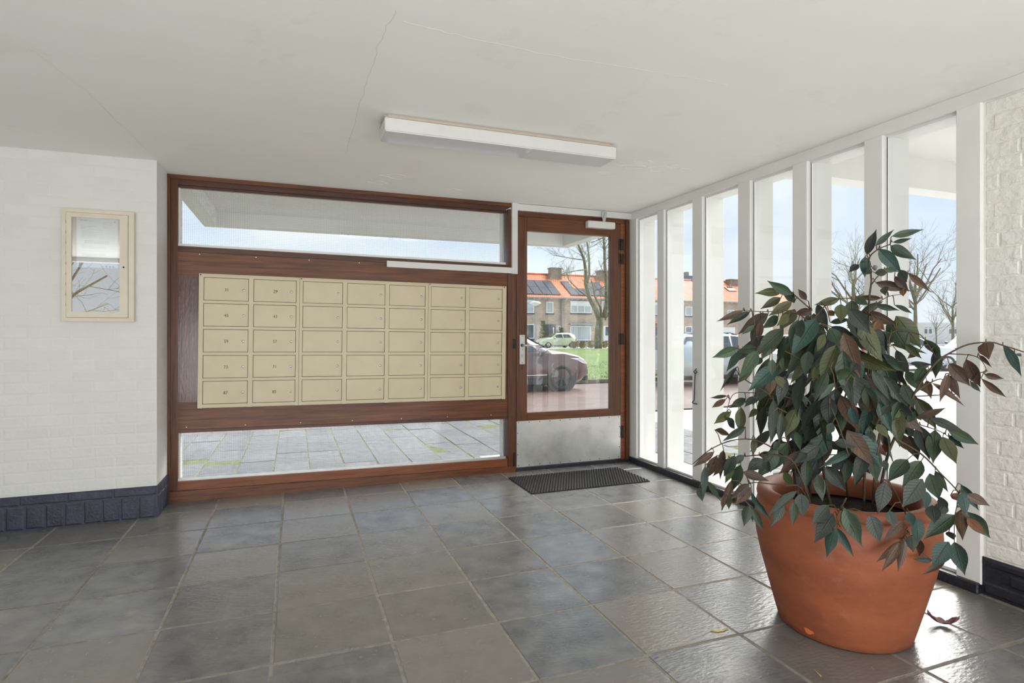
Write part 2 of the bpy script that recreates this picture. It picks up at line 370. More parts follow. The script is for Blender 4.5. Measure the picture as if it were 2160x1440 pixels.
def text_mb(txt, size, align='CENTER'):
    """flat lettering as a mesh in x,z facing -y"""
    cu = D.curves.new('lettering', 'FONT'); cu.body = txt; cu.size = size; cu.align_x = align; cu.align_y = 'CENTER'; cu.resolution_u = 3
    o = D.objects.new('lettering', cu); COL.objects.link(o)
    dg = bpy.context.evaluated_depsgraph_get(); me = D.meshes.new_from_object(o.evaluated_get(dg))
    mb = MB(); mb.add([(v.co.x, 0, v.co.y) for v in me.vertices], [tuple(p.vertices) for p in me.polygons])
    D.objects.remove(o); D.curves.remove(cu); D.meshes.remove(me)
    return mb

# ================================================================== THE ROOM
GZ = -0.30                                                 # street level outside
XL, YB = -3.2, -1.5                                        # unseen left and back ends of the room
# ---- floor: grout bed and slate tiles
bed = obj('floor', MB().box(XL, XR + .02, YB, 4.60, -.12, -.0018), 'grout'); settag(bed, 'grey slate tile floor of the entrance hall', 'floor')
X0, Y0, SX, SY = -1.334, 4.659, .4194, .4138
def tile_mesh(w, h, seed):
    rnd = random.Random(seed); mb = MB(); b = .004; t = [rnd.uniform(-.0006, .0006) for _ in range(4)]
    j = lambda: rnd.uniform(-.0012, .0012)
    c = [(-w / 2 + j(), -h / 2 + j()), (w / 2 + j(), -h / 2 + j()), (w / 2 + j(), h / 2 + j()), (-w / 2 + j(), h / 2 + j())]
    vs = [(x, y, -.01) for x, y in c] + [(x, y, -.0025) for x, y in c] + [(x * (1 - 2 * b / w), y * (1 - 2 * b / h), t[i]) for i, (x, y) in enumerate(c)]
    fs = [(8, 9, 10, 11)]
    for r in (0, 4):
        for k in range(4): k2 = (k + 1) % 4; fs.append((r + k, r + k2, r + 4 + k2, r + 4 + k))
    mb.add(vs, fs); me = mb.mesh('tile'); me.materials.append(M['tile']); return me
tile_cache = {}
for i in range(-5, 11):
    xa, xb = X0 + SX * i, X0 + SX * (i + 1)
    xa, xb = max(xa, XL), min(xb, XR - .01)
    if xb - xa < .06: continue
    for j in range(0, 16):
        ya, yb = Y0 - SY * (j + 1), Y0 - SY * j
        yb = min(yb, 4.53); ya = max(ya, YB)
        if yb - ya < .06: continue
        if xb < X0 + SX * 1 + .02 and yb > 4.25 and xb < -.8: continue        # under the brick wall
        g = .0042 + .002 * ((i * 7 + j * 3) % 3 == 0)
        key = (round(xb - xa, 2), round(yb - ya, 2), (i * 5 + j * 11) % 4)
        if key not in tile_cache: tile_cache[key] = tile_mesh(xb - xa - 2 * g, yb - ya - 2 * g, hash(key) & 1023)
        inst('tile', tile_cache[key], ((xa + xb) / 2, (ya + yb) / 2, random.uniform(-.0008, .0008)), bed)
# ---- ceiling slab
ceil = obj('ceiling', MB().box(XL - .2, XR + .2, YB - .2, 4.66, HH, HH + .35), 'ceiling'); settag(ceil, 'white plastered ceiling with faint stains and hairline cracks', 'ceiling')
rc = random.Random(17)
for poly in ([(835, 20), (800, 90), (775, 170), (745, 270), (728, 330)], [(850, 45), (1000, 82), (1180, 120), (1360, 148), (1560, 182)], [(60, 100), (180, 190), (330, 335)]):
    P = [at_z(x, y, HH) for x, y in poly]; Q = []
    for a, b in zip(P, P[1:]):
        for k in range(8): q = a.lerp(b, k / 8); Q.append((q.x + rc.uniform(-.006, .006), q.y + rc.uniform(-.006, .006), HH - .0001))
    obj('hairline_crack', MB().tube(Q, .0008, 4), 'crack', ceil)
for cx_, cy_, r_ in ((1310, 345, .05), (1335, 352, .07), (1362, 343, .06), (1390, 356, .08), (1420, 350, .05), (1440, 358, .06), (800, 385, .06), (835, 372, .08), (960, 400, .05), (1275, 365, .05)):
    c = at_z(cx_, cy_, HH); ph = rc.uniform(0, 6)
    Q = [(c.x + r_ * (1 + .35 * math.sin(3 * a + ph) + .15 * math.sin(7 * a)) * math.cos(a), c.y + .6 * r_ * (1 + .3 * math.sin(2 * a + ph)) * math.sin(a), HH - .0001) for a in [2 * PI * i / 28 for i in range(29)]]
    obj('stain_ring', MB().tube(Q, .0014, 4), 'stain', ceil)
# ---- painted brick wall on the left of the timber front
def brick_mesh(w, h, d, mat, b=.006):
    mb = MB()
    x, z = w / 2, h / 2
    mb.add([(-x, 0, -z), (x, 0, -z), (x, 0, z), (-x, 0, z), (-x + b, -d, -z + b), (x - b, -d, -z + b), (x - b, -d, z - b), (-x + b, -d, z - b)],
           [(4, 5, 6, 7), (0, 1, 5, 4), (1, 2, 6, 5), (2, 3, 7, 6), (3, 0, 4, 7)])
    me = mb.mesh('brick'); me.materials.append(M[mat]); return me
WL_Y = 4.19; WXE = -.815
wl = obj('wall_left', MB().box(XL, WXE, WL_Y, 4.64, -.05, HH), 'wall_paint'); settag(wl, 'off-white painted brick wall beside the timber front', 'wall')
BH, BL = .065, .222
bm_cache = {}
def lay_bricks(parent, mat, u0, u1, z0, z1, place, depth, ch=BH, wild=False):
    n = int(round((z1 - z0) / ch)); h = (z1 - z0) / n
    for r in range(n):
        u = u1 - (BL if r % 2 == 0 else BL / 2) + (random.choice((0, .03, .055, .08, -.02)) if wild else 0); edges = [u1]
        while u > u0: edges.append(u); u -= BL
        edges.append(u0)
        for a, b in zip(edges[1:], edges[:-1]):
            w = b - a
            if w < .035: continue
            key = (round(w, 3), round(h, 4), mat, depth)
            if key not in bm_cache: bm_cache[key] = brick_mesh(w - .005, h - .005, depth, mat)
            place('brick', bm_cache[key], (a + b) / 2, z0 + h * (r + .5), random.uniform(-.0007, .0007))
pl_l = obj('baseboard_left', MB().box(XL, WXE + .006, WL_Y - .006, 4.50, 0, .2), 'dark_plinth'); settag(pl_l, 'dark navy painted brick plinth under the white wall', 'baseboard')
lay_bricks(wl, 'wall_paint', -2.15, WXE, .205, HH, lambda n, me, u, z, r: inst(n, me, (u, WL_Y + .0003, z), wl, (r * 2, 0, r)), .0010)
lay_bricks(wl, 'wall_paint', WL_Y + .005, 4.505, .205, HH, lambda n, me, u, z, r: inst(n, me, (WXE - .0003, u, z), wl, (0, 0, PI / 2)), .001)
for k in range(14):                                       # soldier bricks of the plinth and the flat course above
    w = .0955; x = WXE - .003 - w * (k + .5)
    key = ('sold', 0)
    if key not in bm_cache: bm_cache[key] = brick_mesh(w - .008, .135, .0035, 'dark_plinth', .008)
    inst('brick', bm_cache[key], (x, WL_Y - .0058, .071), pl_l, (0, random.uniform(-.02, .02), 0))
for k in range(6):
    key = ('flat', 0)
    if key not in bm_cache: bm_cache[key] = brick_mesh(.228, .052, .003, 'dark_plinth', .006)
    inst('brick', bm_cache[key], (WXE - .115 - .234 * k, WL_Y - .0058, .172), pl_l)
for k, y in enumerate((4.24, 4.34, 4.44)):
    inst('brick', bm_cache[('sold', 0)], (WXE + .0058, y, .071), pl_l, (0, 0, PI / 2))

# ---- timber front
def sh(x, z): return z - .0115 * (x + .75)                # the rails of the old front hang slightly out of level
def rail(x0, x1, y0, y1, z0, z1, zb=None, zt=None):
    f0 = (lambda x: z0) if zb else (lambda x: sh(x, z0)); f1 = (lambda x: z1) if zt else (lambda x: sh(x, z1))
    return MB().hexa([(x0, y0, f0(x0)), (x1, y0, f0(x1)), (x1, y1, f0(x1)), (x0, y1, f0(x0)), (x0, y0, f1(x0)), (x1, y0, f1(x1)), (x1, y1, f1(x1)), (x0, y1, f1(x0))])
wf = struct('wall_front', (.45, YF, 0), 'dark red-brown varnished timber entrance front', 'wall')
XW0, XW1 = -.753, 1.655
obj('side_stile', MB().box(-.815, -.797, 4.502, 4.63, 0, HH), 'wood_v', wf)
obj('side_stile', MB().box(-.797, XW0, 4.518, 4.63, 0, HH), 'wood_v', wf)
obj('top_rail', MB().box(-.797, 1.70, 4.502, 4.63, 2.222, HH), 'wood_h', wf)
obj('top_rail', rail(XW0, XW1, 4.520, 4.63, 2.186, 2.222, zt=1, zb=1), 'wood_dark_h', wf)
obj('window_bead', MB().box(XW0, XW1, 4.542, 4.572, 2.170, 2.186), 'wood_dark_h', wf)
obj('transom_rail', rail(XW0, XW1 + .045, 4.508, 4.63, 1.725, 1.762), 'wood_dark_h', wf)
obj('board', rail(XW0, XW1 + .02, 4.515, 4.60, 1.556, 1.724), 'wood_h', wf)
obj('board', rail(XW0, XW1 + .02, 4.515, 4.60, .496, .682), 'wood_h', wf)
obj('side_panel', MB().box(XW0, -.60, 4.521, 4.60, .66, 1.556), 'wood_panel', wf)
obj('side_panel', MB().box(1.60, 1.672, 4.521, 4.60, .64, 1.535), 'wood_v', wf)
obj('back_panel', MB().box(-.60, 1.60, 4.5155, 4.60, .64, 1.54), 'wood_h', wf)
obj('transom_rail', rail(XW0, XW1, 4.510, 4.63, .474, .495), 'wood_dark_h', wf)
obj('sill_rail', rail(XW0, XW1 + .01, 4.508, 4.63, .078, .140), 'wood_orange_h', wf)
obj('sill_rail', rail(-.797, 1.735, 4.498, 4.63, .0, .077, zb=1), 'wood_h', wf)
obj('mullion', MB().box(1.672, 1.738, 4.510, 4.64, .03, 2.20), 'wood_v', wf)
obj('strip', MB().box(1.668, 1.674, 4.506, 4.52, .45, 1.70), 'wood_v', wf)
for k in range(7):                                        # screws in the lower board
    x = -.70 + .37 * k
    obj('screw', MB().lathe([(0, -.0015), (.0035, -.001), (.0035, .001)], (x, 4.513, sh(x, .512)), 8, 'y'), 'alu', wf)
for k in range(6):
    x = -.62 + .36 * k
    obj('screw', MB().lathe([(0, -.002), (.004, -.001), (.004, .001)], (x, 4.513, sh(x, 1.712)), 8, 'y'), 'alu', wf)
# windows with wired glass
def front_window(n, z0, z1, label):
    w = struct(n, (.45, 4.55, z0), label, 'window')
    P = rail(XW0 + .004, XW1 - .004, 4.556, 4.562, z0, z1, zt=(n == 'window_1'))
    obj('pane', P, 'wired_glass', w)
    obj('bead', rail(XW0, XW1, 4.528, 4.553, z0 - .004, z0 + .014), 'alu' if n == 'window_2' else 'white_paint', w)
    obj('bead', MB().box(XW0, XW0 + .010, 4.545, 4.62, sh(XW0, z0), z1 if n == 'window_1' else sh(XW0, z1)), 'white_paint', w)
    obj('bead', MB().box(XW1 - .022, XW1 - .012, 4.562, 4.62, sh(XW1, z0), z1 if n == 'window_1' else sh(XW1, z1)), 'white_paint', w)
    return w
front_window('window_1', 1.768, 2.172, 'long upper window of wired glass above the mailboxes')
front_window('window_2', .143, .475, 'long lower window of wired glass under the mailboxes')
# white cable trunking round the door corner
tr = struct('trim_1', (1.7, 4.5, 1.7), 'white plastic cable trunking bent round the door corner', 'trim')
obj('trunking', rail(.665, 1.700, 4.486, 4.512, 1.690, 1.737), 'lamp_white', tr)
obj('trunking', MB().box(1.697, 1.746, 4.484, 4.514, 1.658, HH), 'lamp_white', tr)
obj('trunking', MB().box(1.746, XR, 4.484, 4.514, 2.192, HH - .004), 'lamp_white', tr)
# ---- door
DX0, DX1, DZ0, DZ1 = 1.744, 2.757, .032, 2.148
dr = struct('door_1', ((DX0 + DX1) / 2, 4.53, 0), 'brown wooden glazed entrance door with steel kick plate', 'door')
DY0, DY1 = 4.516, 4.560
obj('stile', MB().bevbox(DX0, 1.845, DY0, DY1, DZ0, DZ1, .003), 'wood_v', dr)
obj('stile', MB().bevbox(2.652, DX1, DY0, DY1, DZ0, DZ1, .003), 'wood_v', dr)
obj('top_rail', MB().box(1.845, 2.652, DY0, DY1, 2.032, DZ1), 'wood_h', dr)
obj('bottom_rail', MB().box(1.845, 2.652, DY0, DY1, DZ0, .487), 'wood_h', dr)
obj('pane', MB().box(1.84, 2.657, 4.538, 4.544, .48, 2.04), 'glass', dr)
obj('kick_plate', MB().box(DX0 + .002, DX1 - .004, DY0 - .004, DY0 - .0005, .034, .420), 'steel_plate', dr)
kp = dr.children[-1]
def screw(x, z, y, p, r=.0042): obj('screw', MB().lathe([(0, -.0025), (r, -.0012), (r, .001)], (x, y, z), 8, 'y'), 'hinge', p)
for k in range(11):
    x = DX0 + .02 + k * (DX1 - DX0 - .045) / 10
    screw(x, .409, DY0 - .004, kp); screw(x, .047, DY0 - .004, kp)
for z in (.14, .23, .32): screw(DX0 + .013, z, DY0 - .004, kp); screw(DX1 - .016, z, DY0 - .004, kp)
lk = obj('lock_plate', MB().bevbox(1.772, 1.821, DY0 - .008, DY0 - .0005, .900, 1.149, .002), 'alu', dr)
hd = MB().tube([(1.796, DY0 - .004, 1.060), (1.796, DY0 - .045, 1.060), (1.803, DY0 - .052, 1.060), (1.925, DY0 - .050, 1.062)], [.009, .009, .009, .008], 10)
obj('handle', hd, 'alu', lk, smooth=True)
obj('rosette', MB().lathe([(0, -.014), (.013, -.013), (.014, -.006)], (1.796, DY0, 1.060), 16, 'y'), 'hinge', lk)
obj('cylinder', MB().lathe([(0, -.014), (.009, -.013), (.0095, -.006)], (1.797, DY0, .978), 16, 'y'), 'chrome', lk)
obj('cylinder', MB().box(1.793, 1.801, DY0 - .012, DY0 - .006, .955, .978), 'chrome', lk)
for z in (1.137, .915, 1.025): screw(1.797, z, DY0 - .008, lk, .0035)
screw(1.797, .868, DY0, dr, .006)
obj('strike_plate', MB().box(1.716, 1.735, 4.500, 4.512, 1.035, 1.115), 'hinge', dr)
obj('strike_plate', MB().box(1.716, 1.733, 4.500, 4.511, .045, .16), 'hinge', dr)
# jamb on the hinge side, hinges, head
obj('jamb', MB().box(2.760, 2.806, 4.522, 4.63, .0, 2.192), 'wood_orange_h', dr)
obj('jamb', MB().box(2.806, 2.838, 4.502, 4.63, .0, 2.192), 'wood_v', dr)
obj('head_rail', MB().box(1.738, 2.806, 4.520, 4.63, 2.152, 2.25), 'wood_h', dr)
for z0, z1 in ((1.913, 2.015), (1.789, 1.882), (1.058, 1.161), (.217, .325)):
    h = MB()
    n = 6
    for k in range(n):
        a, b = z0 + (z1 - z0) * k / n + .0015, z0 + (z1 - z0) * (k + 1) / n - .0015
        h.lathe([(0, a), (.008, a), (.008, b), (0, b)], (2.760, DY0 - .006, 0), 10, 'z')
    h.box(2.760, 2.790, DY0 - .001, DY0 + .008, z0, z1); h.box(2.735, 2.760, DY0 - .003, DY0 + .0, z0, z1)
    obj('hinge', h, 'hinge', dr)
obj('threshold', MB().box(1.738, XR - .01, 4.500, 4.64, -.01, .024), 'black_plinth', dr)
# door closer
dc = obj('door_closer', MB().bevbox(2.395, 2.668, 4.455, DY0 - .001, 2.088, 2.148, .006), 'lamp_white', dr)
obj('arm', MB().tube([(2.555, 4.475, 2.148), (2.555, 4.475, 2.165), (2.52, 4.44, 2.205), (2.50, 4.40, 2.228)], [.007, .007, .006, .006], 8), 'alu', dc)
obj('arm', MB().hexa([(2.545, 4.468, 2.150), (2.572, 4.468, 2.150), (2.572, 4.480, 2.150), (2.545, 4.480, 2.150), (2.572, 4.47, 2.236), (2.592, 4.47, 2.236), (2.592, 4.48, 2.236), (2.572, 4.48, 2.236)]), 'alu', dc)
obj('arm', MB().box(2.45, 2.56, 4.478, 4.484, 2.166, 2.176), 'hinge', dc)
obj('screw', MB().lathe([(0, -.004), (.007, 0)], (2.55, 4.485, 2.086), 10, 'z'), 'alu', dc)

# ---- right wall: white posts with tall narrow panes
wr = struct('wall_right', (XR, 3.0, 0), 'white post and glass wall on the right', 'wall')
XO = 3.056
POSTS = [(4.413, 4.64), (4.004, 4.097), (3.525, 3.640), (3.041, 3.155), (2.583, 2.691), (2.113, 2.217), (1.655, 1.758)]
XG = 2.892
for k, (a, b) in enumerate(POSTS):
    obj('post', MB().bevbox(XR, XO, a, b, .03, 2.20, .003), 'white_paint', wr)
obj('top_beam', MB().bevbox(XR - .004, XO, YB, 4.64, 2.186, HH, .003), 'white_paint', wr)
obj('kerb', MB().bevbox(XR - .022, XG + .012, 1.655, 4.52, -.004, .046, .006), 'black_plinth', wr)
obj('sill', MB().box(XG + .010, XO + .10, 1.655, 4.64, -.10, .040), 'white_paint', wr)
obj('footing', MB().box(XG + .012, XO + .02, YB, 4.66, GZ - .1, -.02), 'grout', wr)
side_labels = ['narrow pane beside the door hinges in the right wall', 'second narrow pane from the door in the right wall',
               'narrow pane to the right of the hook post', 'pane left of the plant behind its outer leaves',
               'pane directly behind the plant top', 'rightmost wide pane next to the painted brick']
for k in range(6):
    y1, y0 = POSTS[k][0], POSTS[k + 1][1]
    w = struct('window_%d' % (k + 3), (XG, (y0 + y1) / 2, .05), side_labels[k], 'window')
    obj('pane', MB().box(XG, XG + .005, y0 + .002, y1 - .002, .05, 2.184), 'glass_side', w)
    bd = MB().box(XG - .012, XG - .001, y0, y0 + .010, .048, 2.184).box(XG - .012, XG - .001, y1 - .008, y1, .048, 2.184)
    bd.box(XG - .014, XG - .001, y0, y1, .044, .060).box(XG - .014, XG - .001, y0, y1, 2.172, 2.186)
    obj('bead', bd, 'white_paint', w)
    gk = MB().box(XG - .0145, XG - .0118, y1 - .0105, y1 - .0078, .05, 2.18)
    obj('gasket', gk, 'dark', w)
hk = thing('window_hook', 'thin black iron hook hanging on the second white post', 'hook', (XR, 3.59, .87))
xk = XR - .006
ring = [(xk - .004, 3.59 + .017 * math.cos(t), .868 + .010 * math.sin(t)) for t in [2 * PI * i / 14 for i in range(15)]]
obj('eye', MB().tube(ring, .0035, 6), 'iron', hk, smooth=True)
obj('eye_screw', MB().tube([(xk + .008, 3.588, .892), (xk - .004, 3.588, .888), (xk - .006, 3.589, .876)], .003, 6), 'iron', hk)
obj('rod', MB().tube([(xk - .004, 3.592, .864), (xk - .005, 3.596, .80), (xk - .004, 3.602, .70), (xk - .004, 3.603, .655), (xk - .004, 3.618, .640), (xk - .004, 3.626, .634), (xk - .004, 3.618, .627), (xk - .004, 3.572, .626)], .0038, 8), 'iron', hk, smooth=True)
# painted brick right of the glazing
wb = obj('wall_right_brick', MB().box(XR + .018, XO, YB, 1.655, 0, 2.19), 'wall_paint_rough'); wb.name = 'wall_side'; settag(wb, 'cream painted brick wall at the right edge', 'wall')
lay_bricks(wb, 'wall_paint_rough', .72, 1.648, .17, 2.185, lambda n, me, u, z, r: inst(n, me, (XR + .0183, u, z), wb, (r * 4, 0, -PI / 2)), .0028, wild=True)
pb = obj('baseboard_right', MB().box(XR + .010, XO, YB, 1.655, 0, .166), 'black_plinth'); settag(pb, 'black painted brick plinth at the right edge', 'baseboard')
for r_, (z, h) in enumerate(((.035, .05), (.096, .05), (.146, .034))):
    for k in range(4):
        key = ('pr', h)
        if key not in bm_cache: bm_cache[key] = brick_mesh(.205, h, .007, 'black_plinth', .008)
        inst('brick', bm_cache[key], (XR + .0102, 1.545 - .21 * k - (.1 if r_ % 2 else 0), z), pb, (random.uniform(-.01, .01), 0, -PI / 2))
# ---- unseen rest of the hall: glazed back, closed far left end
bk = struct('wall_back', (0, YB, 0), 'white post and glass wall behind the viewer', 'wall')
nb = 5
for k in range(nb + 1):
    x = XL + (XR - XL) * k / nb
    obj('post', MB().box(x - .04, x + .04, YB - .16, YB, -.02, 2.20), 'white_paint', bk)
obj('top_beam', MB().box(XL, XR, YB - .16, YB, 2.19, HH), 'white_paint', bk)
obj('kerb', MB().box(XL, XR, YB - .16, YB, -.05, .05), 'black_plinth', bk)
for k in range(nb):
    xa = XL + (XR - XL) * k / nb + .04; xb = XL + (XR - XL) * (k + 1) / nb - .04
    obj('pane', MB().box(xa, xb, YB - .07, YB - .065, .05, 2.19), 'glass', bk)
wx = obj('wall_far_left', MB().box(XL - .2, XL, YB, 4.64, -.1, HH), 'wall_paint'); settag(wx, 'off-white painted wall at the far left end', 'wall')
# ================================================================== THINGS IN THE HALL
# ---- mailbox bank: three cabinets
MX = [-.631, .009 + .016, .981, 1.638]
UN = [(-.631, .0245, 2, 'cream metal mailbox cabinet with numbered doors, nearest the brick wall'),
      (.0245, .9795, 3, 'middle cream metal mailbox cabinet, three columns wide without numbers'),
      (.9795, 1.638, 2, 'cream metal mailbox cabinet without numbers, nearest the door')]
NUM = [['31', '29'], ['45', '43'], ['59', '57'], ['73', '71'], ['87', '85']]
ROT = .0111
for ui, (xa, xb, nc, lab) in enumerate(UN):
    zoff = -.0111 * (xa + .602)
    t = thing('mailbox_cabinet', lab, 'mailboxes', (xa, 4.500, .640 + zoff), 0, 'mailbox cabinets on the timber front')
    t.rotation_euler = (0, ROT, 0)
    W = xb - xa; Htot = .935; fy = -.010                   # local: x right, y depth, z up
    m0 = .030 if ui == 0 else .022; m1 = .034 if ui == 2 else .022; mid = .031
    dw = (W - m0 - m1 - mid * (nc - 1)) / nc
    dh, pz, zb0 = .161, .1808, .027
    case = MB().box(.002, W - .002, .004, .0135, 0, Htot)                       # back box
    case.box(.001, m0, fy, .006, 0, Htot - .006); case.box(W - m1, W - .001, fy, .006, 0, Htot - .006)
    for c in range(nc - 1):
        x = m0 + dw * (c + 1) + mid * c; case.box(x, x + mid, fy, .006, 0, Htot - .006)
    for c in range(nc):
        x = m0 + (dw + mid) * c
        for r in range(6):
            z1 = zb0 if r == 0 else zb0 + pz * r; z0 = 0.004 if r == 0 else zb0 + pz * (r - 1) + dh
            if r == 5: z1 = Htot - .006
            case.box(x, x + dw, fy + .002, .006, z0, z1)
    obj('casing', case, 'cream_metal', t, local=True)
    obj('top_lip', MB().box(.001, W - .001, -.016, .0135, Htot - .006, Htot), 'cream_metal', t, local=True)
    for x in (.012,) + ((W - .02,) if ui == 2 else ()):
        obj('screw', MB().lathe([(0, -.018), (.0045, -.016), (.0045, -.012)], (x, 0, Htot - .014 + .006), 8, 'y'), 'dark', t, local=True)
    for x in [.012] + [m0 + (dw + mid) * (c + 1) - mid / 2 for c in range(nc)]:
        obj('foot', MB().box(max(0, x - .014), min(W, x + .014), -.006, .013, -.006, 0), 'dark', t, local=True)
    for c in range(nc):
        for r in range(5):
            x0 = m0 + (dw + mid) * c; z0 = zb0 + pz * (4 - r)
            d = obj('door', MB().bevbox(.0028, dw - .0028, 0, .004, .0028, dh - .0028, .0012), 'cream_metal', t, local=True)
            d.location = (x0, fy + .0035 + random.uniform(-.0006, .0006), z0)
            gap = MB().box(0, dw, .0035, .006, 0, dh)  # dark sheet behind the door, put in for the shade in its gap
            obj('shadow_gap', gap, 'dark', d, local=True)
            lx, lz = dw * .885, dh * .49
            k = obj('lock', MB().lathe([(0, -.0052), (.0062, -.0050), (.0085, -.0040), (.0090, 0)], (lx, 0, lz), 16, 'y'), 'chrome', d, local=True, smooth=True)
            a = random.uniform(-.5, .5); dx, dz = .0042 * math.sin(a), .0042 * math.cos(a)
            obj('keyhole', MB().hexa([(lx - dx - .001, -.0062, lz - dz), (lx - dx + .001, -.0062, lz - dz), (lx - dx + .001, -.004, lz - dz), (lx - dx - .001, -.004, lz - dz),
                                      (lx + dx - .001, -.0062, lz + dz), (lx + dx + .001, -.0062, lz + dz), (lx + dx + .001, -.004, lz + dz), (lx + dx - .001, -.004, lz + dz)]), 'dark', d, local=True)
            if ui == 0:
                tm = text_mb(NUM[r][c], .031); n = MB().add([(v[0] * .92 + dw * .505, -.0006, v[2] + dh * .475) for v in tm.v], tm.f)
                obj('number', n, 'black_ink', d, local=True, label='door number ' + NUM[r][c])

# ---- notice box on the brick wall
BX0, BX1, BZ0, BZ1, BY = -1.300, -.930, 1.232, 1.908, 4.148
nb_ = thing('notice_box', 'cream metal notice box with a glass door on the brick wall', 'notice board', ((BX0 + BX1) / 2, WL_Y, BZ0))
fr = MB(); t_ = .022
fr.box(BX0, BX1, BY + .004, WL_Y - .002, BZ0, BZ0 + t_); fr.box(BX0, BX1, BY + .004, WL_Y - .002, BZ1 - t_, BZ1)
fr.box(BX0, BX0 + t_, BY + .004, WL_Y - .002, BZ0 + t_, BZ1 - t_); fr.box(BX1 - .030, BX1, BY + .004, WL_Y - .002, BZ0 + t_, BZ1 - t_)
obj('frame', fr, 'cream_box', nb_)
GX0, GX1, GZ0, GZ1 = -1.250, -1.004, 1.290, 1.858
DX_0, DX_1, DZ_0, DZ_1 = BX0 + t_ + .002, BX1 - .032, BZ0 + t_ + .002, BZ1 - t_ - .002
dd = MB()
dd.box(DX_0, GX0, BY, BY + .010, DZ_0, DZ_1); dd.box(GX1, DX_1, BY, BY + .010, DZ_0, DZ_1)
dd.box(GX0, GX1, BY, BY + .010, DZ_0, GZ0); dd.box(GX0, GX1, BY, BY + .010, GZ1, DZ_1)
db = obj('door', dd, 'cream_box', nb_)
obj('pane', MB().box(GX0 - .004, GX1 + .004, BY + .006, BY + .009, GZ0 - .004, GZ1 + .004), 'board_glass', db)
obj('keyhole', MB().lathe([(0, -.001), (.0055, 0)], (GX1 + .020, BY - .0002, 1.565), 10, 'y'), 'dark', db)
for k in range(9):
    z = BZ0 + .09 + k * .062; obj('hinge_knuckle', MB().box(DX_0 - .002, DX_0 + .001, BY + .001, BY + .006, z, z + .018), 'dark', db)
obj('back_panel', MB().box(BX0 + t_, BX1 - .03, WL_Y - .012, WL_Y - .003, BZ0 + t_, BZ1 - t_), 'cork', nb_)
obj('screw', MB().lathe([(0, -.002), (.006, 0)], (-1.118, BY + .004, BZ0 + .010), 10, 'y'), 'cream_box', nb_)
pp = thing('notice_sheet', 'printed white A4 notice sheet behind the glass of the notice box', 'paper', (-1.125, WL_Y - .0135, 1.558))
PX0, PX1, PZ0, PZ1, PY = -1.232, -1.020, 1.560, 1.862, WL_Y - .0145
obj('sheet', MB().box(PX0, PX1, PY, PY + .0006, PZ0, PZ1), 'paper', pp)
def print_text(s, fx, fz, size, mat, align='LEFT', lab=None):
    tm = text_mb(s, size, align); x = PX0 + (PX1 - PX0) * fx; z = PZ1 - (PZ1 - PZ0) * fz
    obj('lettering', MB().add([(v[0] + x, PY - .0004, v[2] + z) for v in tm.v], tm.f), mat, pp, label=lab)
def strokes(name, rows, mat):
    mb = MB(); rnd = random.Random(len(rows))
    for fx0, fx1, fz in rows:
        x = PX0 + (PX1 - PX0) * fx0; xe = PX0 + (PX1 - PX0) * fx1; z = PZ1 - (PZ1 - PZ0) * fz
        while x < xe:
            w = rnd.uniform(.003, .009); mb.add([(x, PY - .0004, z), (min(x + w, xe), PY - .0004, z), (min(x + w, xe), PY - .0004, z + .0016), (x, PY - .0004, z + .0016)], [(0, 1, 2, 3)]); x += w + .0014
    obj(name, mb, mat, pp)
print_text('Primo', .10, .055, .014, 'black_ink'); print_text('Clean', .255, .06, .014, 'lightblue_ink')
obj('logo_ring', MB().tube([(PX0 + .017 + .006 * math.cos(a), PY - .0006, PZ1 - .012 + .006 * math.sin(a)) for a in [i * .45 for i in range(15)]], .0008, 4), 'grey_ink', pp)
strokes('heading', [(.10, .50, .175), (.10, .20, .215)], 'black_ink')
strokes('address', [(.62, .82, .080)] + [(.62, .62 + w, .080 + .022 * (i + 1)) for i, w in enumerate((.25, .24, .22, .14, .27))], 'grey_ink')
strokes('body_text', [(.10, .36, .195), (.10, .17, .228), (.23, .31, .236), (.35, .44, .238), (.52, .62, .244), (.10, .18, .258)] +
        [(.125, .125 + w, .275 + .0205 * i) for i, w in enumerate((.18, .50, .30, .52, .36, .46, .34, .16))] +
        [(.10, .21, .555), (.125, .34, .572), (.125, .70, .589), (.125, .68, .606), (.125, .50, .623), (.17, .58, .668), (.10, .18, .72), (.125, .70, .737), (.125, .68, .754), (.125, .62, .771), (.15, .26, .812), (.20, .72, .862)], 'grey_ink')
chk = MB()
for k in range(16):
    for r in range(3):
        x = PX0 + (PX1 - PX0) * (.19 + .038 * k); z = PZ1 - (PZ1 - PZ0) * (.475 + .021 * r)
        chk.add([(x, PY - .0004, z), (x + .0048, PY - .0004, z), (x + .0048, PY - .0004, z + .0042), (x, PY - .0004, z + .0042)], [(0, 1, 2, 3)])
obj('tick_boxes', chk, 'grey_ink', pp)
tick = MB()
for k in range(6):
    x = PX0 + (PX1 - PX0) * (.19 + .038 * k); z = PZ1 - (PZ1 - PZ0) * .46
    tick.tube([(x, PY - .0012, z), (x + .003, PY - .0012, z - .004), (x + .008, PY - .0012, z + .003)], .0007, 4)
obj('tick_marks', tick, 'blue_ink', pp)
for k in range(4):
    c = (PX0 + (PX1 - PX0) * (.64 + .082 * k), PY - .0005, PZ0 + .0065)
    obj('round_logo', MB().lathe([(0, -.0002), (.0058, -.0002), (.0058, .0002)], c, 18, 'y'), ['lightblue_ink', 'blue_ink', 'blue_ink', 'blue_ink'][k], pp)
obj('pin', MB().lathe([(0, -.004), (.004, -.002), (.004, 0)], (PX1 - .016, PY - .0005, PZ1 - .020), 10, 'y'), 'cork', pp)

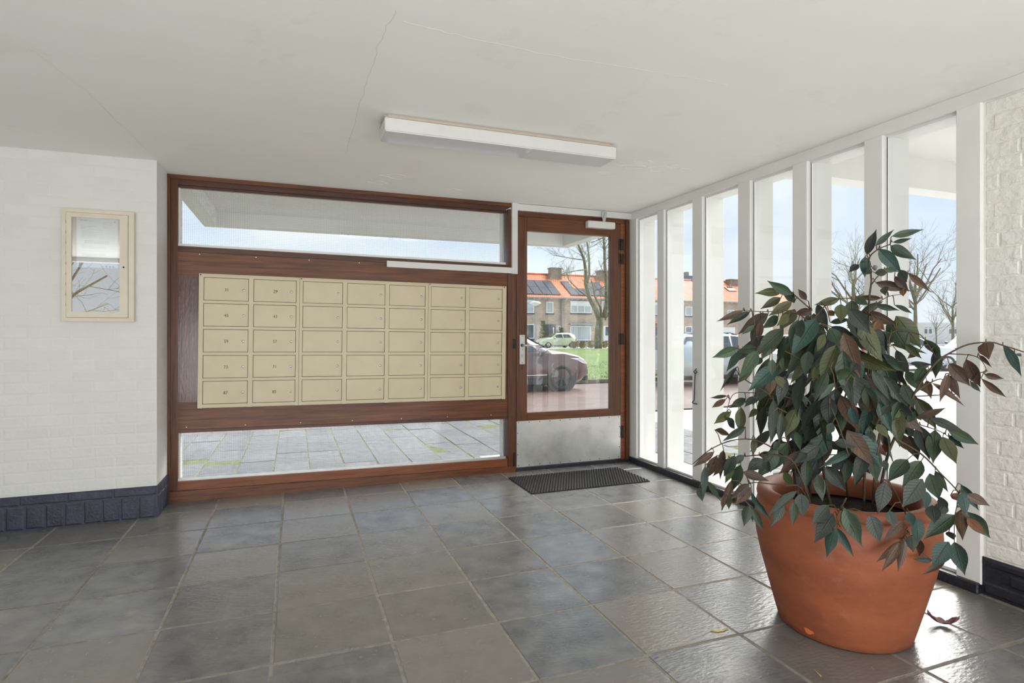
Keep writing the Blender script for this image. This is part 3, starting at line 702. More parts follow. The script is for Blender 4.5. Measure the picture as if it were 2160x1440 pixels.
# ---- fluorescent ceiling fitting (unlit)
LX0, LX1, LY0, LY1 = .417, 1.733, 2.885, 3.068
cl = thing('ceiling_light', 'long white unlit fluorescent fitting on the ceiling', 'ceiling light', ((LX0 + LX1) / 2, (LY0 + LY1) / 2, HH))
obj('base_plate', MB().box(LX0 + .02, LX1 - .03, LY0 + .018, LY1 - .015, 2.235, HH), 'lamp_base', cl)
obj('rim', MB().box(LX0 - .001, LX1 + .001, LY0 - .001, LY1 + .001, 2.2325, 2.2365), 'lamp_base', cl)
obj('housing', MB().bevbox(LX0, LX1, LY0, LY1, 2.1665, 2.2325, .004), 'lamp_white', cl)
obj('diffuser', MB().box(LX0 + .006, LX0 + .80, LY0 + .006, LY1 - .004, 2.1635, 2.1668), 'diffuser', cl, label='smooth bluish-grey diffuser strip')
obj('cover', MB().box(LX0 + .80, LX1 - .006, LY0 + .006, LY1 - .004, 2.1628, 2.1668), 'lamp_white', cl, label='white cover over the right part')

# ---- rubber mat
mx0, mx1, my0, my1 = 1.600, 2.604, 3.830, 4.321
mt = thing('door_mat', 'black rubber scraper mat in front of the door', 'mat', ((mx0 + mx1) / 2, (my0 + my1) / 2, .002))
obj('base', MB().box(mx0, mx1, my0, my1, .001, .006), 'rubber', mt)
nub = MB(); nx, ny = 44, 22
for i in range(nx):
    for j in range(ny):
        cx = mx0 + (mx1 - mx0) * (i + .5 + (.25 if j % 2 else -.25)) / nx; cy = my0 + (my1 - my0) * (j + .5) / ny
        rx, ry = .0085, .0075
        nub.add([(cx - rx, cy, .005), (cx, cy - ry, .005), (cx + rx, cy, .005), (cx, cy + ry, .005),
                 (cx - rx * .45, cy, .0125), (cx, cy - ry * .45, .0125), (cx + rx * .45, cy, .0125), (cx, cy + ry * .45, .0125)],
                [(0, 1, 5, 4), (1, 2, 6, 5), (2, 3, 7, 6), (3, 0, 4, 7), (4, 5, 6, 7)])
obj('studs', nub, 'rubber', mt, kind='stuff', label='rows of small raised rubber studs')

# ---- potted plant
PC = Vector((2.053, 1.686, 0))
pt = thing('potted_plant', 'artificial leafy plant in a large terracotta pot on the slate floor', 'plant', PC)
prof = [(0, .0), (.222, .0), (.236, .006), (.243, .03), (.262, .10), (.283, .18), (.304, .26), (.320, .34), (.3255, .40), (.3225, .45), (.3150, .482),
        (.3120, .488), (.3165, .494), (.3180, .502), (.3150, .520), (.3060, .5290), (.2880, .5300), (.2700, .524), (.2580, .512), (.2520, .490), (.255, .45), (.255, .43)]
rp = random.Random(3)
pot = MB(); pot.lathe(prof, PC, 72); pot.smooth = True
obj('pot', pot, 'terracotta', pt)
obj('soil', MB().lathe([(0, .455), (.10, .462), (.18, .452), (.256, .446)], PC, 32), 'soil', pt, smooth=True)
chip_c = at_z(1708, 1338, .02)
def pot_r(z):
    for (r0, z0), (r1, z1) in zip(prof[1:], prof[2:]):
        if z0 <= z <= z1 and z1 > z0: return r0 + (r1 - r0) * (z - z0) / (z1 - z0)
    return .24
ca = math.atan2(chip_c.y - PC.y, chip_c.x - PC.x)
chip = MB(); ring = []
for k in range(10):
    a = 2 * PI * k / 10; r = (1 + .25 * math.sin(3 * a + 1)); z = .034 + .012 * r * math.sin(a); an = ca + .075 * r * math.cos(a)
    rr_ = pot_r(z) + .0012; ring.append((PC.x + rr_ * math.cos(an), PC.y + rr_ * math.sin(an), z))
chip.add(ring, [tuple(range(10))]); obj('chip', chip, 'terracotta_fresh', pt, label='bright orange chip at the foot of the pot')

# leaf shapes (unit length along +y, unit width along x)
def leaf_mesh(v):
    rnd = random.Random(50 + v); nl, nw = 8, 4; mb = MB(); uv = []
    curl = (.10, -.12, .22, -.25, .05, .32)[v]; fold = (.18, .30, .12, .24, .38, .2)[v]; wav = (.05, .09, .12, .06, .14, .08)[v]; ph = rnd.uniform(0, 6)
    vs = []
    for i in range(nl + 1):
        t = i / nl
        w = (0.012, .30, .46, .50, .47, .38, .24, .10, .004)[i]
        for j in range(nw + 1):
            u = j / nw * 2 - 1
            x = u * w; y = t - .05 * abs(curl) * t * t
            z = curl * (t * t) - fold * w * .0 + (abs(u) ** 1.3) * w * fold + wav * .35 * math.sin(t * 11 + ph + (0 if u < 0 else 1.7)) * abs(u) * w * 2
            vs.append((x, y, z * .55)); uv.append((u * .5 + .5, t))
    fs = []
    for i in range(nl):
        for j in range(nw):
            a = i * (nw + 1) + j; fs.append((a, a + 1, a + nw + 2, a + nw + 1))
    mb.add(vs, fs); me = mb.mesh('leaf', smooth=True)
    ul = me.uv_layers.new(name='UVMap')
    for lp in me.loops: ul.data[lp.index].uv = uv[lp.vertex_index]
    me.materials.append(M['leaf_g']); return me
LEAF = [leaf_mesh(v) for v in range(6)]
PD = 2.30                                                  # distance of the plant's middle along the view axis
rl = random.Random(11)
BR = [  # branches: photo polyline, distance offset from the plant's middle, thickness
 ([(1755, 1062), (1732, 960), (1728, 880), (1722, 760), (1714, 690), (1708, 648)], -.02, .007),
 ([(1708, 1058), (1712, 900), (1716, 820)], .06, .006),
 ([(1822, 1060), (1826, 900), (1832, 760), (1833, 640), (1838, 590), (1833, 547), (1850, 527), (1878, 515)], .02, .0055),
 ([(1850, 1050), (1866, 985), (1886, 925), (1910, 885), (1929, 829), (1971, 768), (2001, 746), (2043, 726), (2090, 722), (2115, 728), (2160, 742)], -.02, .006),
 ([(1790, 1050), (1775, 900), (1790, 800), (1806, 700)], .10, .005),
 ([(1840, 1050), (1850, 940), (1870, 860), (1875, 770), (1880, 702), (1932, 702), (1952, 718), (1975, 755)], .05, .004),
 ([(1690, 1040), (1676, 985), (1660, 925), (1645, 870), (1621, 831), (1580, 806), (1560, 792)], -.05, .0045),
 ([(1715, 1040), (1690, 990), (1665, 966), (1600, 930), (1547, 928), (1498, 948), (1462, 978)], -.04, .004),
 ([(1715, 1045), (1678, 980), (1635, 960), (1572, 962), (1530, 970), (1495, 985)], -.10, .0035),
 ([(1730, 1055), (1690, 1030), (1660, 1024), (1622, 1020), (1580, 1020), (1548, 1060)], -.14, .0035),
 ([(1712, 690), (1690, 665), (1660, 655), (1618, 657), (1560, 655)], -.06, .003),
 ([(1708, 650), (1685, 630), (1665, 612), (1650, 600)], .0, .003),
 ([(1712, 680), (1740, 645), (1770, 630), (1806, 632), (1826, 640)], .03, .003),
 ([(1724, 800), (1690, 760), (1640, 735), (1590, 732), (1550, 738)], -.08, .0035),
 ([(1728, 880), (1690, 850), (1640, 832), (1580, 828), (1545, 833), (1530, 880)], -.03, .003),
 ([(1888, 925), (1943, 957), (1984, 998), (2015, 1030), (2022, 1046), (2013, 1090)], -.10, .0038),
 ([(1908, 890), (1930, 893), (1984, 910), (2013, 931)], .02, .003),
 ([(1860, 1010), (1879, 1021), (1905, 1071), (1914, 1100), (1905, 1141)], -.31, .003),
 ([(1785, 1050), (1772, 1075), (1765, 1090), (1772, 1110)], -.33, .003),
 ([(2001, 746), (2049, 749), (2070, 760), (2082, 782)], -.02, .0025),
 ([(1929, 829), (1960, 808), (1990, 800), (2010, 830)], -.06, .003),
 ([(1832, 660), (1850, 640), (1875, 625), (1905, 620)], .0, .0025),
 ([(1838, 600), (1860, 575), (1890, 572), (1915, 578)], .0, .0025),
 ([(1790, 960), (1770, 900), (1750, 850)], -.16, .003),
 ([(1850, 960), (1860, 900), (1850, 860)], -.16, .003),
]
def fit3(x, y, d):
    """a point of the plant, kept clear of wall and pot"""
    p = at_depth(x, y, PD + d)
    for _ in range(60):
        if p.x > 2.82: d -= .02; p = at_depth(x, y, PD + d); continue
        break
    return p
branch_pts = []
for bi, (poly, d, th) in enumerate(BR):
    n = len(poly); P = [fit3(x, y, d + (0 if i else 0) + .03 * math.sin(bi * 2.1 + i)) for i, (x, y) in enumerate(poly)]
    if poly[0][1] > 1000 and d > -.3: P[0] = PC + (P[0] - PC) * .0 + Vector((max(-.2, min(.2, P[0].x - PC.x)), max(-.18, min(.18, P[0].y - PC.y)), .44))
    Q = []                                                  # smooth
    for i in range(len(P) - 1):
        p0, p1, p2, p3 = P[max(i - 1, 0)], P[i], P[i + 1], P[min(i + 2, len(P) - 1)]
        for s in range(4):
            t = s / 4; Q.append(.5 * ((2 * p1) + (p2 - p0) * t + (2 * p0 - 5 * p1 + 4 * p2 - p3) * t * t + (3 * p1 - p0 - 3 * p2 + p3) * t ** 3))
    Q.append(P[-1]); m = len(Q)
    branch_pts.append(Q)
    BR[bi] = (Q, th)
CR = {'A': (1460, 480, 3.79), 'B': (1760, 460, 3.6), 'C': (1460, 820, 4.0), 'D': (1780, 820, 3.429), 'E': (1640, 440, 4.5), 'F': (1620, 760, 5.143)}
LV = {'A': """715 515 515 525 65 o;800 535 615 432 70 g;815 600 715 450 60 g;710 560 560 640 60 o;800 590 620 700 68 o;915 580 848 490 45 b;405 665 210 745 45 b;460 675 290 770 48 d;
610 685 385 840 92 b;500 780 405 850 36 g;490 790 480 930 52 o;550 750 520 915 52 b;690 710 560 800 72 g;775 700 675 780 62 o;730 805 530 1010 112 g;700 850 560 1040 86 g;850 735 790 960 95 g;
880 730 850 900 62 g;930 720 960 985 115 g;740 870 670 1075 74 g;370 960 175 1035 72 g;525 960 350 985 66 g;405 985 265 1140 66 g;520 985 380 1195 96 g;490 1110 360 1245 52 o;620 1040 470 1280 86 g;
640 1050 640 1180 55 g;360 1110 230 1290 36 d;330 1140 280 1250 42 g;910 975 760 1170 86 g;905 1070 805 1225 60 o;625 1190 620 1330 78 b;660 1185 765 1290 62 o;675 1260 665 1335 56 o;
280 1345 160 1365 28 o;270 1370 155 1440 42 b;430 1365 310 1440 62 g;520 1355 420 1400 50 t;1000 610 1080 820 66 d;1180 570 1000 612 60 o;1190 610 1185 755 88 o;1275 580 1280 735 88 o;
1310 560 1410 615 52 g;1090 660 1140 710 46 r;1100 800 1180 940 92 g;1110 790 1285 870 74 d;1240 800 1400 745 62 d;1210 860 1285 1010 62 d;1060 850 1010 975 62 o;1130 900 1060 970 62 o;
1010 800 900 850 50 b;960 660 820 690 60 b;700 1000 720 1130 40 g;560 1040 470 1110 60 d""",
'B': """430 870 240 945 66 g;530 885 240 945 70 g;270 890 140 930 60 b;430 960 700 1010 58 o;540 960 655 1058 52 o;690 920 800 1080 76 g;765 1000 780 1210 72 g;190 1030 430 1200 92 d;340 1010 465 1200 82 o;
470 1000 545 1200 76 d;570 1100 740 1112 32 d;690 1130 620 1240 76 g;540 1160 690 1310 84 g;700 1230 735 1365 52 b;740 1250 985 1410 42 b;870 1180 800 1385 54 b;890 1180 940 1350 74 b;
870 1100 1018 1260 88 b;1000 1070 1100 1277 86 b;1030 1240 1092 1306 36 g;1150 938 1175 1065 98 b;1100 1040 1190 1128 27 b;1280 965 1432 1190 64 t;1140 1185 1276 1220 46 b;1115 1215 1300 1360 44 b;
1370 1032 1440 1045 22 t;160 600 250 660 60 g;300 760 380 850 46 r;340 780 300 850 40 r;520 1260 600 1440 80 g;240 1060 300 1200 70 d;90 900 130 1030 60 d;640 1010 560 1060 44 b""",
'E': """850 440 930 208 82 d;930 350 1090 210 52 g;1085 262 1358 205 62 g;1092 318 1268 285 40 t;1072 350 1290 472 94 g;960 380 1165 585 108 t;830 455 830 640 86 t;770 530 685 600 66 d;
895 610 840 575 60 d;905 570 980 540 50 d;920 610 1060 600 66 g;1010 575 1130 590 46 g;930 700 1232 760 84 b;1160 580 1215 680 78 d;1240 610 1418 765 56 b;1110 640 1235 770 70 b;1015 740 1020 815 64 o;1195 760 1190 825 58 r;
985 850 748 830 50 b;790 980 985 885 74 g;930 915 1140 955 56 d;1110 915 1290 990 40 d;790 985 1110 1090 92 b;910 1040 980 1150 60 r;800 1095 835 1150 44 r;660 1110 850 1065 72 d;500 1080 690 1050 50 g""",
'C': """185 530 20 650 54 b;210 560 130 735 80 b;265 515 240 745 60 b;110 650 95 900 56 t;60 830 85 940 60 g;130 780 225 930 44 g;300 590 190 720 60 b;360 560 270 740 80 d;350 650 275 795 52 y;410 640 335 870 82 g;
595 590 470 690 88 d;430 700 628 768 70 b;330 770 250 1010 54 b;300 870 310 1005 60 g;262 900 262 1025 34 b;480 800 340 920 76 b;500 830 370 970 76 b;500 870 660 1090 64 t;480 980 440 1145 76 g;490 990 520 1120 44 t;
510 1000 595 1190 54 g;885 860 650 1055 66 d;770 960 680 1150 76 g;860 950 850 1140 66 g;920 880 935 1065 100 d;770 700 830 800 62 y;1080 540 970 800 116 d;980 640 900 830 104 d;960 700 970 840 80 g;1060 720 1110 935 86 g;
1130 650 1285 850 106 d;1150 980 1025 1130 96 d;1190 1050 1045 1290 116 d;1200 1170 1130 1398 92 t;1220 1170 1355 1395 62 t;1270 1010 1420 1300 116 g;330 190 190 290 64 o;290 240 370 340 60 g;415 155 415 370 86 o;
550 170 475 240 48 o;450 320 270 430 56 g;190 345 310 390 54 b;540 80 450 140 56 d;620 140 570 390 76 d;690 190 680 430 84 d;740 200 740 435 76 g;800 150 715 260 64 y;880 165 790 390 104 o;
920 60 940 300 86 d;1000 50 1010 330 124 d;1150 60 1160 300 116 d;1240 140 1240 380 86 g;900 370 910 505 66 g;950 360 960 500 66 d;800 450 680 520 60 d;530 410 515 550 50 o;640 600 640 700 40 d;440 560 330 640 56 d;
820 900 720 960 60 d;560 560 700 560 60 d""",
'D': """515 215 742 140 48 b;465 240 515 160 44 g;625 210 838 300 60 d;750 295 977 402 72 g;755 335 866 426 44 t;540 260 610 470 100 d;660 295 645 515 96 g;715 345 800 535 90 o;395 150 350 220 56 y;375 240 395 330 60 r;
560 520 430 700 96 g;570 650 430 840 116 g;620 610 690 800 96 g;660 590 747 737 48 g;845 690 965 862 60 t;850 750 890 900 64 t;890 760 1036 836 64 b;770 770 930 805 46 r;895 890 1045 1062 96 g;890 930 1010 1040 60 r;
800 910 595 1075 100 g;850 870 860 1080 76 b;760 1030 790 1100 54 d;760 1105 640 1278 106 t;800 1105 866 1330 100 t;635 1240 510 1230 34 t;735 1240 580 1336 40 b;520 930 540 1117 92 t;600 740 600 870 50 t;
430 950 280 1095 54 b;420 1100 255 1240 54 b;400 1120 280 1305 54 b;440 1090 395 1305 54 b;560 1095 550 1200 58 b;190 910 262 1102 96 d;300 670 260 890 98 d;460 510 330 650 96 g;0 860 125 1120 106 g;
140 440 90 680 96 t;60 450 -100 600 84 t;30 520 10 690 80 o;640 840 660 960 90 d;470 890 500 990 60 t;740 830 660 900 80 d;250 400 300 480 60 r;700 780 740 880 60 d;330 880 360 990 70 d;480 1060 500 1170 70 g""",
'F': """640 120 500 400 110 g;730 240 560 430 70 g;740 300 700 600 130 d;900 60 770 200 90 g;1130 100 1290 400 90 g;1060 280 1150 560 130 g;1120 480 1030 800 110 t;1200 440 1330 760 110 t;830 420 790 790 100 g;900 500 960 720 90 t;
380 370 480 740 110 g;330 380 390 700 90 d;700 680 640 810 80 d;720 880 950 930 90 d;620 900 850 980 90 d;1080 950 950 1320 130 d;940 960 600 1140 80 t;560 990 420 1290 130 d;620 1160 830 1400 120 d;540 1240 600 1430 80 g;
880 1080 830 1330 80 g;1180 690 1300 830 80 o;1000 720 1000 920 100 d;1120 760 1100 920 90 d;800 260 880 420 70 g;980 120 980 500 46 b;300 780 350 960 70 g;120 880 60 960 60 g;1270 900 1280 1010 60 r;1380 640 1400 800 80 o;
1420 440 1350 630 60 g;1320 480 1240 600 80 d;1200 180 1330 560 100 d;60 420 40 860 90 d;150 560 120 870 80 g;520 60 500 240 60 o;960 30 900 120 80 d;680 440 640 640 80 d;1250 1080 1300 1200 60 d;420 1000 330 1090 70 d"""}
rf = random.Random(77); fill = []
for k in range(36):
    bx = min(1890, max(1640, rf.gauss(1775, 75))); by = rf.uniform(650, 960); sgn = -1 if bx < 1775 else 1
    L_ = rf.uniform(70, 100); an = rf.uniform(.1, 1.0); fill.append('%.1f %.1f %.1f %.1f %.1f %s' % (bx, by, bx + sgn * L_ * math.sin(an) * .8, by + L_ * math.cos(an), rf.uniform(28, 36), rf.choice('gggdddobt')))
CR['G'] = (0, 0, 1.0); LV['G'] = ';'.join(fill)
nleaf = 0
petioles = [MB() for _ in BR]
for crop, body in LV.items():
    ox, oy, sc_ = CR[crop]
    for row in body.replace('\n', '').split(';'):
        q = row.split(); bx, by, tx, ty, w = map(float, q[:5]); mt_ = q[5]
        bx, by, tx, ty = ox + bx / sc_, oy + by / sc_, ox + tx / sc_, oy + ty / sc_; w = w / sc_
        # distance: of the nearest branch on the photo, hanging leaves in front of the pot come forward
        best = None
        for bi, (Q, th) in enumerate(BR):
            for p in Q[4:]:
                r = p - EYE; dep = r.dot(FF); px = CX + F * r.dot(RR) / dep; py = CY - F * r.z / dep
                dd_ = (px - bx) ** 2 + (py - by) ** 2
                if best is None or dd_ < best[0]: best = (dd_, bi, p, dep)
        d0 = best[3] - PD + rl.uniform(-.07, .07)
        d1 = d0 + rl.uniform(-.05, .05)
        if crop in 'FG': d0 = rl.uniform(-.26, .02) if crop == 'F' else rl.uniform(-.14, .1); d1 = d0 + rl.uniform(-.06, .02)
        if max(by, ty) > 1035 and 1560 < .5 * (bx + tx) < 2000:            # over the rim
            d0 = -.36 + rl.uniform(-.04, .02); d1 = d0 - .02
            if bx < 1650: d0 = d1 = -.20
            if bx > 1930: d0 = d1 = -.36
        B = fit3(bx, by, d0); T = fit3(tx, ty, d1)
        for pnt in (B, T):                                                 # keep out of the pot body
            h = Vector((pnt.x - PC.x, pnt.y - PC.y)); 
            if pnt.z < .55 and h.length < .345:
                if pnt.z > .47 and h.length < .24: continue
                v = (Vector((EYE.x, EYE.y)) - Vector((PC.x, PC.y))).normalized()
                k = 0
                while Vector((pnt.x - PC.x, pnt.y - PC.y)).length < .350 and k < 80: pnt += (EYE - pnt).normalized() * .01; k += 1
        ax = T - B; ln = ax.length; dep = (B - EYE).dot(FF); wid = w * dep / F
        if crop == 'F': ln *= 1.0
        y_ = ax.normalized(); view = (EYE - (B + T) / 2).normalized()
        z_ = (view - y_ * view.dot(y_)).normalized(); roll = rl.gauss(0, .28); z_ = (Matrix.Rotation(roll, 3, y_) @ z_)
        if rl.random() < .25: z_ = -z_
        x_ = y_.cross(z_)
        o = D.objects.new('leaf', LEAF[rl.randrange(6)]); COL.objects.link(o); o.parent = pt
        mw = Matrix.Identity(4)
        for r in range(3):
            mw[r][0] = x_[r] * wid * 1.12; mw[r][1] = y_[r] * ln * 1.10; mw[r][2] = z_[r] * ln * .9; mw[r][3] = B[r] - PC[r]
        o.matrix_local = mw
        o.material_slots[0].link = 'OBJECT'; o.material_slots[0].material = M['leaf_' + mt_]
        nleaf += 1
        near = best[2]
        if (near - B).length < .16:
            midp = (near + B) / 2 + Vector((0, 0, .012)); petioles[best[1]].tube([near, midp, B, B + ax * .04], [.0022, .0018, .0016, .0012], 5)
for bi, (Q, th) in enumerate(BR):
    m = len(Q); br = MB().tube(Q, [th * (1 - .65 * i / m) for i in range(m)], 7)
    bo = obj('stem' if th > .0044 else 'branch', br, 'stem', pt, smooth=True)
    if petioles[bi].v: obj('petioles', petioles[bi], 'petiole', bo, smooth=True, kind='stuff')
inner = MB(); mids = []; ri = random.Random(31); uvs = []
src = [[tuple(v.co) for v in me.vertices] for me in LEAF]; srcuv = []
for me in LEAF:
    u_ = [None] * len(me.vertices)
    for lp_ in me.loops: u_[lp_.vertex_index] = tuple(me.uv_layers[0].data[lp_.index].uv)
    srcuv.append(u_)
for k in range(190):                                       # the leaves past the first 300, deep inside the crown
    x = ri.gauss(1765, 82); y = ri.choice((ri.uniform(650, 860), ri.uniform(820, 1010))); d = ri.uniform(-.10, .26)
    if x > 1940 or x < 1590: continue
    B = fit3(x, y, d); sgn = 1 if x > 1770 else -1; an = ri.uniform(.0, 1.1); ln = ri.uniform(.11, .17); wd_ = ln * ri.uniform(.36, .46)
    y_ = (RR * (sgn * math.sin(an) * .8) - UU * math.cos(an) + FF * ri.uniform(-.5, .3)).normalized(); v_ = (EYE - B).normalized(); z_ = (v_ - y_ * v_.dot(y_)).normalized(); z_ = Matrix.Rotation(ri.gauss(0, .6), 3, y_) @ z_; x_ = y_.cross(z_)
    T = B + y_ * ln
    if T.z < .56: continue
    vi = ri.randrange(6); o0 = len(inner.v)
    inner.v += [tuple(B + x_ * (c[0] * wd_) + y_ * (c[1] * ln) + z_ * (c[2] * ln)) for c in src[vi]]; uvs += srcuv[vi]
    fcs = [tuple(i + o0 for i in p.vertices) for p in LEAF[vi].polygons]; inner.f += fcs; mids += [ri.choice((0, 0, 1, 1, 2, 3))] * len(fcs)
io = obj('inner_leaves', inner, 'leaf_g', pt, smooth=True, kind='stuff', label='shaded leaves deep inside the crown')
for nm in ('leaf_d', 'leaf_o', 'leaf_b'): io.data.materials.append(M[nm])
ul = io.data.uv_layers.new(name='UVMap')
for lp_ in io.data.loops: ul.data[lp_.index].uv = uvs[lp_.vertex_index]
for p_, mi in zip(io.data.polygons, mids): p_.material_index = mi
# curly bare shoots
for poly in ([(1762, 820), (1758, 790), (1752, 775), (1758, 762)], [(1800, 815), (1802, 798), (1795, 790), (1785, 805), (1775, 830)], [(1660, 870), (1640, 860), (1622, 876)], [(1915, 1110), (1908, 1125), (1916, 1140), (1905, 1160)], [(1905, 1110), (1915, 1122), (1903, 1135), (1910, 1150)]):
    obj('tendril', MB().tube([fit3(x, y, -.33 if y > 1000 else -.30) for x, y in poly], [.0022, .002, .0016, .0012, .001][:len(poly)], 5), 'petiole', pt, smooth=True)
print('leaves', nleaf)

# ---- fallen leaf and dry stalks on the floor
fl = at_z(1988, 1320, .0)
lf = thing('fallen_leaf', 'dry curled purplish leaf lying on the floor right of the pot', 'leaf', (fl.x, fl.y, .0))
flm = MB(); n = 10; vs = []; A = at_z(1956, 1312, 0); Bv = at_z(2024, 1324, 0)
for i in range(n + 1):
    t = i / n; w = .020 * math.sin(PI * max(.04, min(.96, t))) ** .7
    base = A.lerp(Bv, t); side = Vector((-(Bv - A).y, (Bv - A).x, 0)).normalized()
    lift = .030 * abs(2 * t - 1) ** 2.2 + .004
    for s in (-1, 0, 1):
        p = base + side * (w * s); vs.append((p.x, p.y, lift + (abs(s) * (.012 + .006 * math.sin(t * 16 + s)))))
fs = []
for i in range(n):
    for j in range(2): a = i * 3 + j; fs.append((a, a + 1, a + 4, a + 3))
flm.add(vs, fs); o = obj('blade', flm, 'leaf_b', lf, smooth=True); o.data.uv_layers.new(name='UVMap')
M['leaf_purple'] = pm('leaf_purple', S(96, 58, 66), S(128, 84, 88), scale=30, rough=.6); o.data.materials[0] = M['leaf_purple']
mdo = o.modifiers.new('thick', 'SOLIDIFY'); mdo.thickness = .0012
M['straw'] = pm('straw', S(196, 178, 112), S(170, 150, 90), scale=30, rough=.7)
s1 = [at_z(1499, 1329, .003), at_z(1512, 1331, .003), at_z(1526, 1329, .003), at_z(1536, 1324, .004)]
tag(obj('dry_stalk', MB().tube(s1, [.002, .003, .003, .0015], 6), 'straw', smooth=True), 'small curved straw-coloured stalk on a tile left of the pot', 'stalk')
s2 = [at_z(1717, 1412, .002), at_z(1725, 1419, .002), at_z(1732, 1426, .002)]
tag(obj('dry_stalk', MB().tube(s2, .0016, 6), 'straw', smooth=True), 'thin straw-coloured stalk on the tile in front of the pot', 'stalk')
# ================================================================== OUTSIDE
def brickmat(name, c1, c2, mortar, bw, bh, rough=.85, plane='xz', bump=.4, offset=.5):
    m, nt, b = newmat(name); N = nt.nodes; K = nt.links.new
    tc = N.new('ShaderNodeTexCoord'); sp = N.new('ShaderNodeSeparateXYZ'); cm = N.new('ShaderNodeCombineXYZ'); K(tc.outputs['Object'], sp.inputs[0])
    K(sp.outputs[plane[0].upper()], cm.inputs[0]); K(sp.outputs[plane[1].upper()], cm.inputs[1])
    br = N.new('ShaderNodeTexBrick'); br.offset = offset; K(cm.outputs[0], br.inputs['Vector'])
    br.inputs['Color1'].default_value = c1; br.inputs['Color2'].default_value = c2; br.inputs['Mortar'].default_value = mortar
    br.inputs['Scale'].default_value = 1; br.inputs['Mortar Size'].default_value = bh * .1; br.inputs['Brick Width'].default_value = bw; br.inputs['Row Height'].default_value = bh
    no = N.new('ShaderNodeTexNoise'); no.inputs['Scale'].default_value = .8; no.inputs['Detail'].default_value = 6; K(cm.outputs[0], no.inputs['Vector'])
    hs = N.new('ShaderNodeHueSaturation'); mr = N.new('ShaderNodeMapRange'); mr.inputs['From Min'].default_value = .3; mr.inputs['From Max'].default_value = .7; mr.inputs['To Min'].default_value = .75; mr.inputs['To Max'].default_value = 1.2
    K(no.outputs['Fac'], mr.inputs['Value']); K(mr.outputs[0], hs.inputs['Value']); K(br.outputs['Color'], hs.inputs['Color']); K(hs.outputs[0], b.inputs['Base Color'])
    b.inputs['Roughness'].default_value = rough
    bp = N.new('ShaderNodeBump'); bp.inputs['Strength'].default_value = bump; bp.inputs['Distance'].default_value = .01; bp.invert = True; K(br.outputs['Fac'], bp.inputs['Height']); K(bp.outputs[0], b.inputs['Normal'])
    return m
M['house_brick'] = brickmat('house_brick', S(202, 178, 154), S(178, 154, 132), S(192, 182, 170), .22, .065)
M['clinker'] = brickmat('clinker', S(122, 96, 88), S(102, 80, 74), S(84, 74, 68), .21, .105, rough=.42, plane='xy', bump=.5)
M['roof_tile'] = brickmat('roof_tile', S(232, 134, 82), S(212, 112, 66), S(140, 70, 42), .24, .33, plane='xy', rough=.7, bump=.8)
M['roof_pink'] = brickmat('roof_pink', S(222, 150, 122), S(206, 134, 108), S(150, 90, 70), .24, .33, plane='xy', rough=.7, bump=.8)
M['concrete'] = pm('concrete', (.50, .495, .48, 1), (.43, .425, .41, 1), scale=.8, detail=8, rough=.85)
M['kerbstone'] = pm('kerbstone', S(132, 128, 112), S(108, 108, 88), scale=6, rough=.9, bump=.4, bscale=30, bdist=.01)
M['slab'] = pm('slab', S(86, 89, 94), S(108, 109, 111), scale=9, detail=8, rough=.75, rough2=.6, rand=.16, bump=.5, bscale=70, bdist=.003, c3=S(112, 114, 96), c3scale=2.2, c3lo=.55, c3hi=.8)
M['moss'] = pm('moss', S(116, 120, 58), S(88, 96, 46), scale=14, rough=.95, bump=1, bscale=120, bdist=.01, c3=S(78, 76, 64), c3scale=5, c3lo=.5, c3hi=.62)
M['grass'] = pm('grass', S(74, 96, 38), S(98, 122, 52), scale=1.5, detail=9, rough=.9, bump=1, bscale=14, bdist=.05, c3=S(118, 118, 62), c3scale=.5, c3lo=.55, c3hi=.72)
M['white_trim'] = pm('white_trim', (.82, .82, .80, 1), rough=.4)
M['render_white'] = pm('render_white', (.74, .73, .68, 1), (.68, .67, .62, 1), scale=.6, rough=.8)
M['window_dark'] = pm('window_dark', S(70, 78, 84), S(110, 118, 120), scale=1.2, rough=.08, spec=.8)
M['curtain'] = pm('curtain', S(196, 202, 198), S(160, 168, 166), scale=1.0, stretch=(14, 1, .2), rough=.35, spec=.7)
M['blind'] = pm('blind', S(208, 214, 224), S(170, 178, 190), scale=1, stretch=(.1, .1, 12), rough=.4)
M['dark_frame'] = pm('dark_frame', S(72, 72, 80), rough=.5)
M['anthracite'] = pm('anthracite', S(60, 66, 78), S(74, 80, 92), scale=2, rough=.5)
M['solar'] = pm('solar', S(48, 53, 66), S(58, 63, 78), scale=.6, rough=.6, spec=.15)
M['zinc'] = pm('zinc', S(150, 156, 160), rough=.5, metal=.3)
M['chimney_brick'] = brickmat('chimney_brick', S(150, 132, 116), S(128, 112, 98), S(150, 142, 132), .22, .065)
M['tyre'] = pm('tyre', (.02, .02, .022, 1), rough=.7)
M['rim_dark'] = pm('rim_dark', (.10, .10, .11, 1), rough=.35, metal=.7)
M['rim_silver'] = pm('rim_silver', (.5, .5, .5, 1), rough=.35, metal=.7)
M['car_glass'] = pm('car_glass', (.06, .075, .08, 1), rough=.03, spec=1.0)
M['cladding'] = pm('cladding', (.035, .035, .038, 1), rough=.55)
M['headlight'] = pm('headlight', (.75, .76, .78, 1), rough=.08, spec=1)
M['taillight'] = pm('taillight', S(170, 30, 26), rough=.2)
def carpaint(n, c, metal=.35): M[n] = pm(n, c, rough=.28, metal=metal, coat=.8)
carpaint('paint_brown', S(104, 84, 82), .5); carpaint('paint_green', S(196, 206, 172), .2); carpaint('paint_silver', S(186, 194, 196), .5)
carpaint('paint_white', S(236, 236, 236), 0); carpaint('paint_blue', S(84, 96, 116), .4)

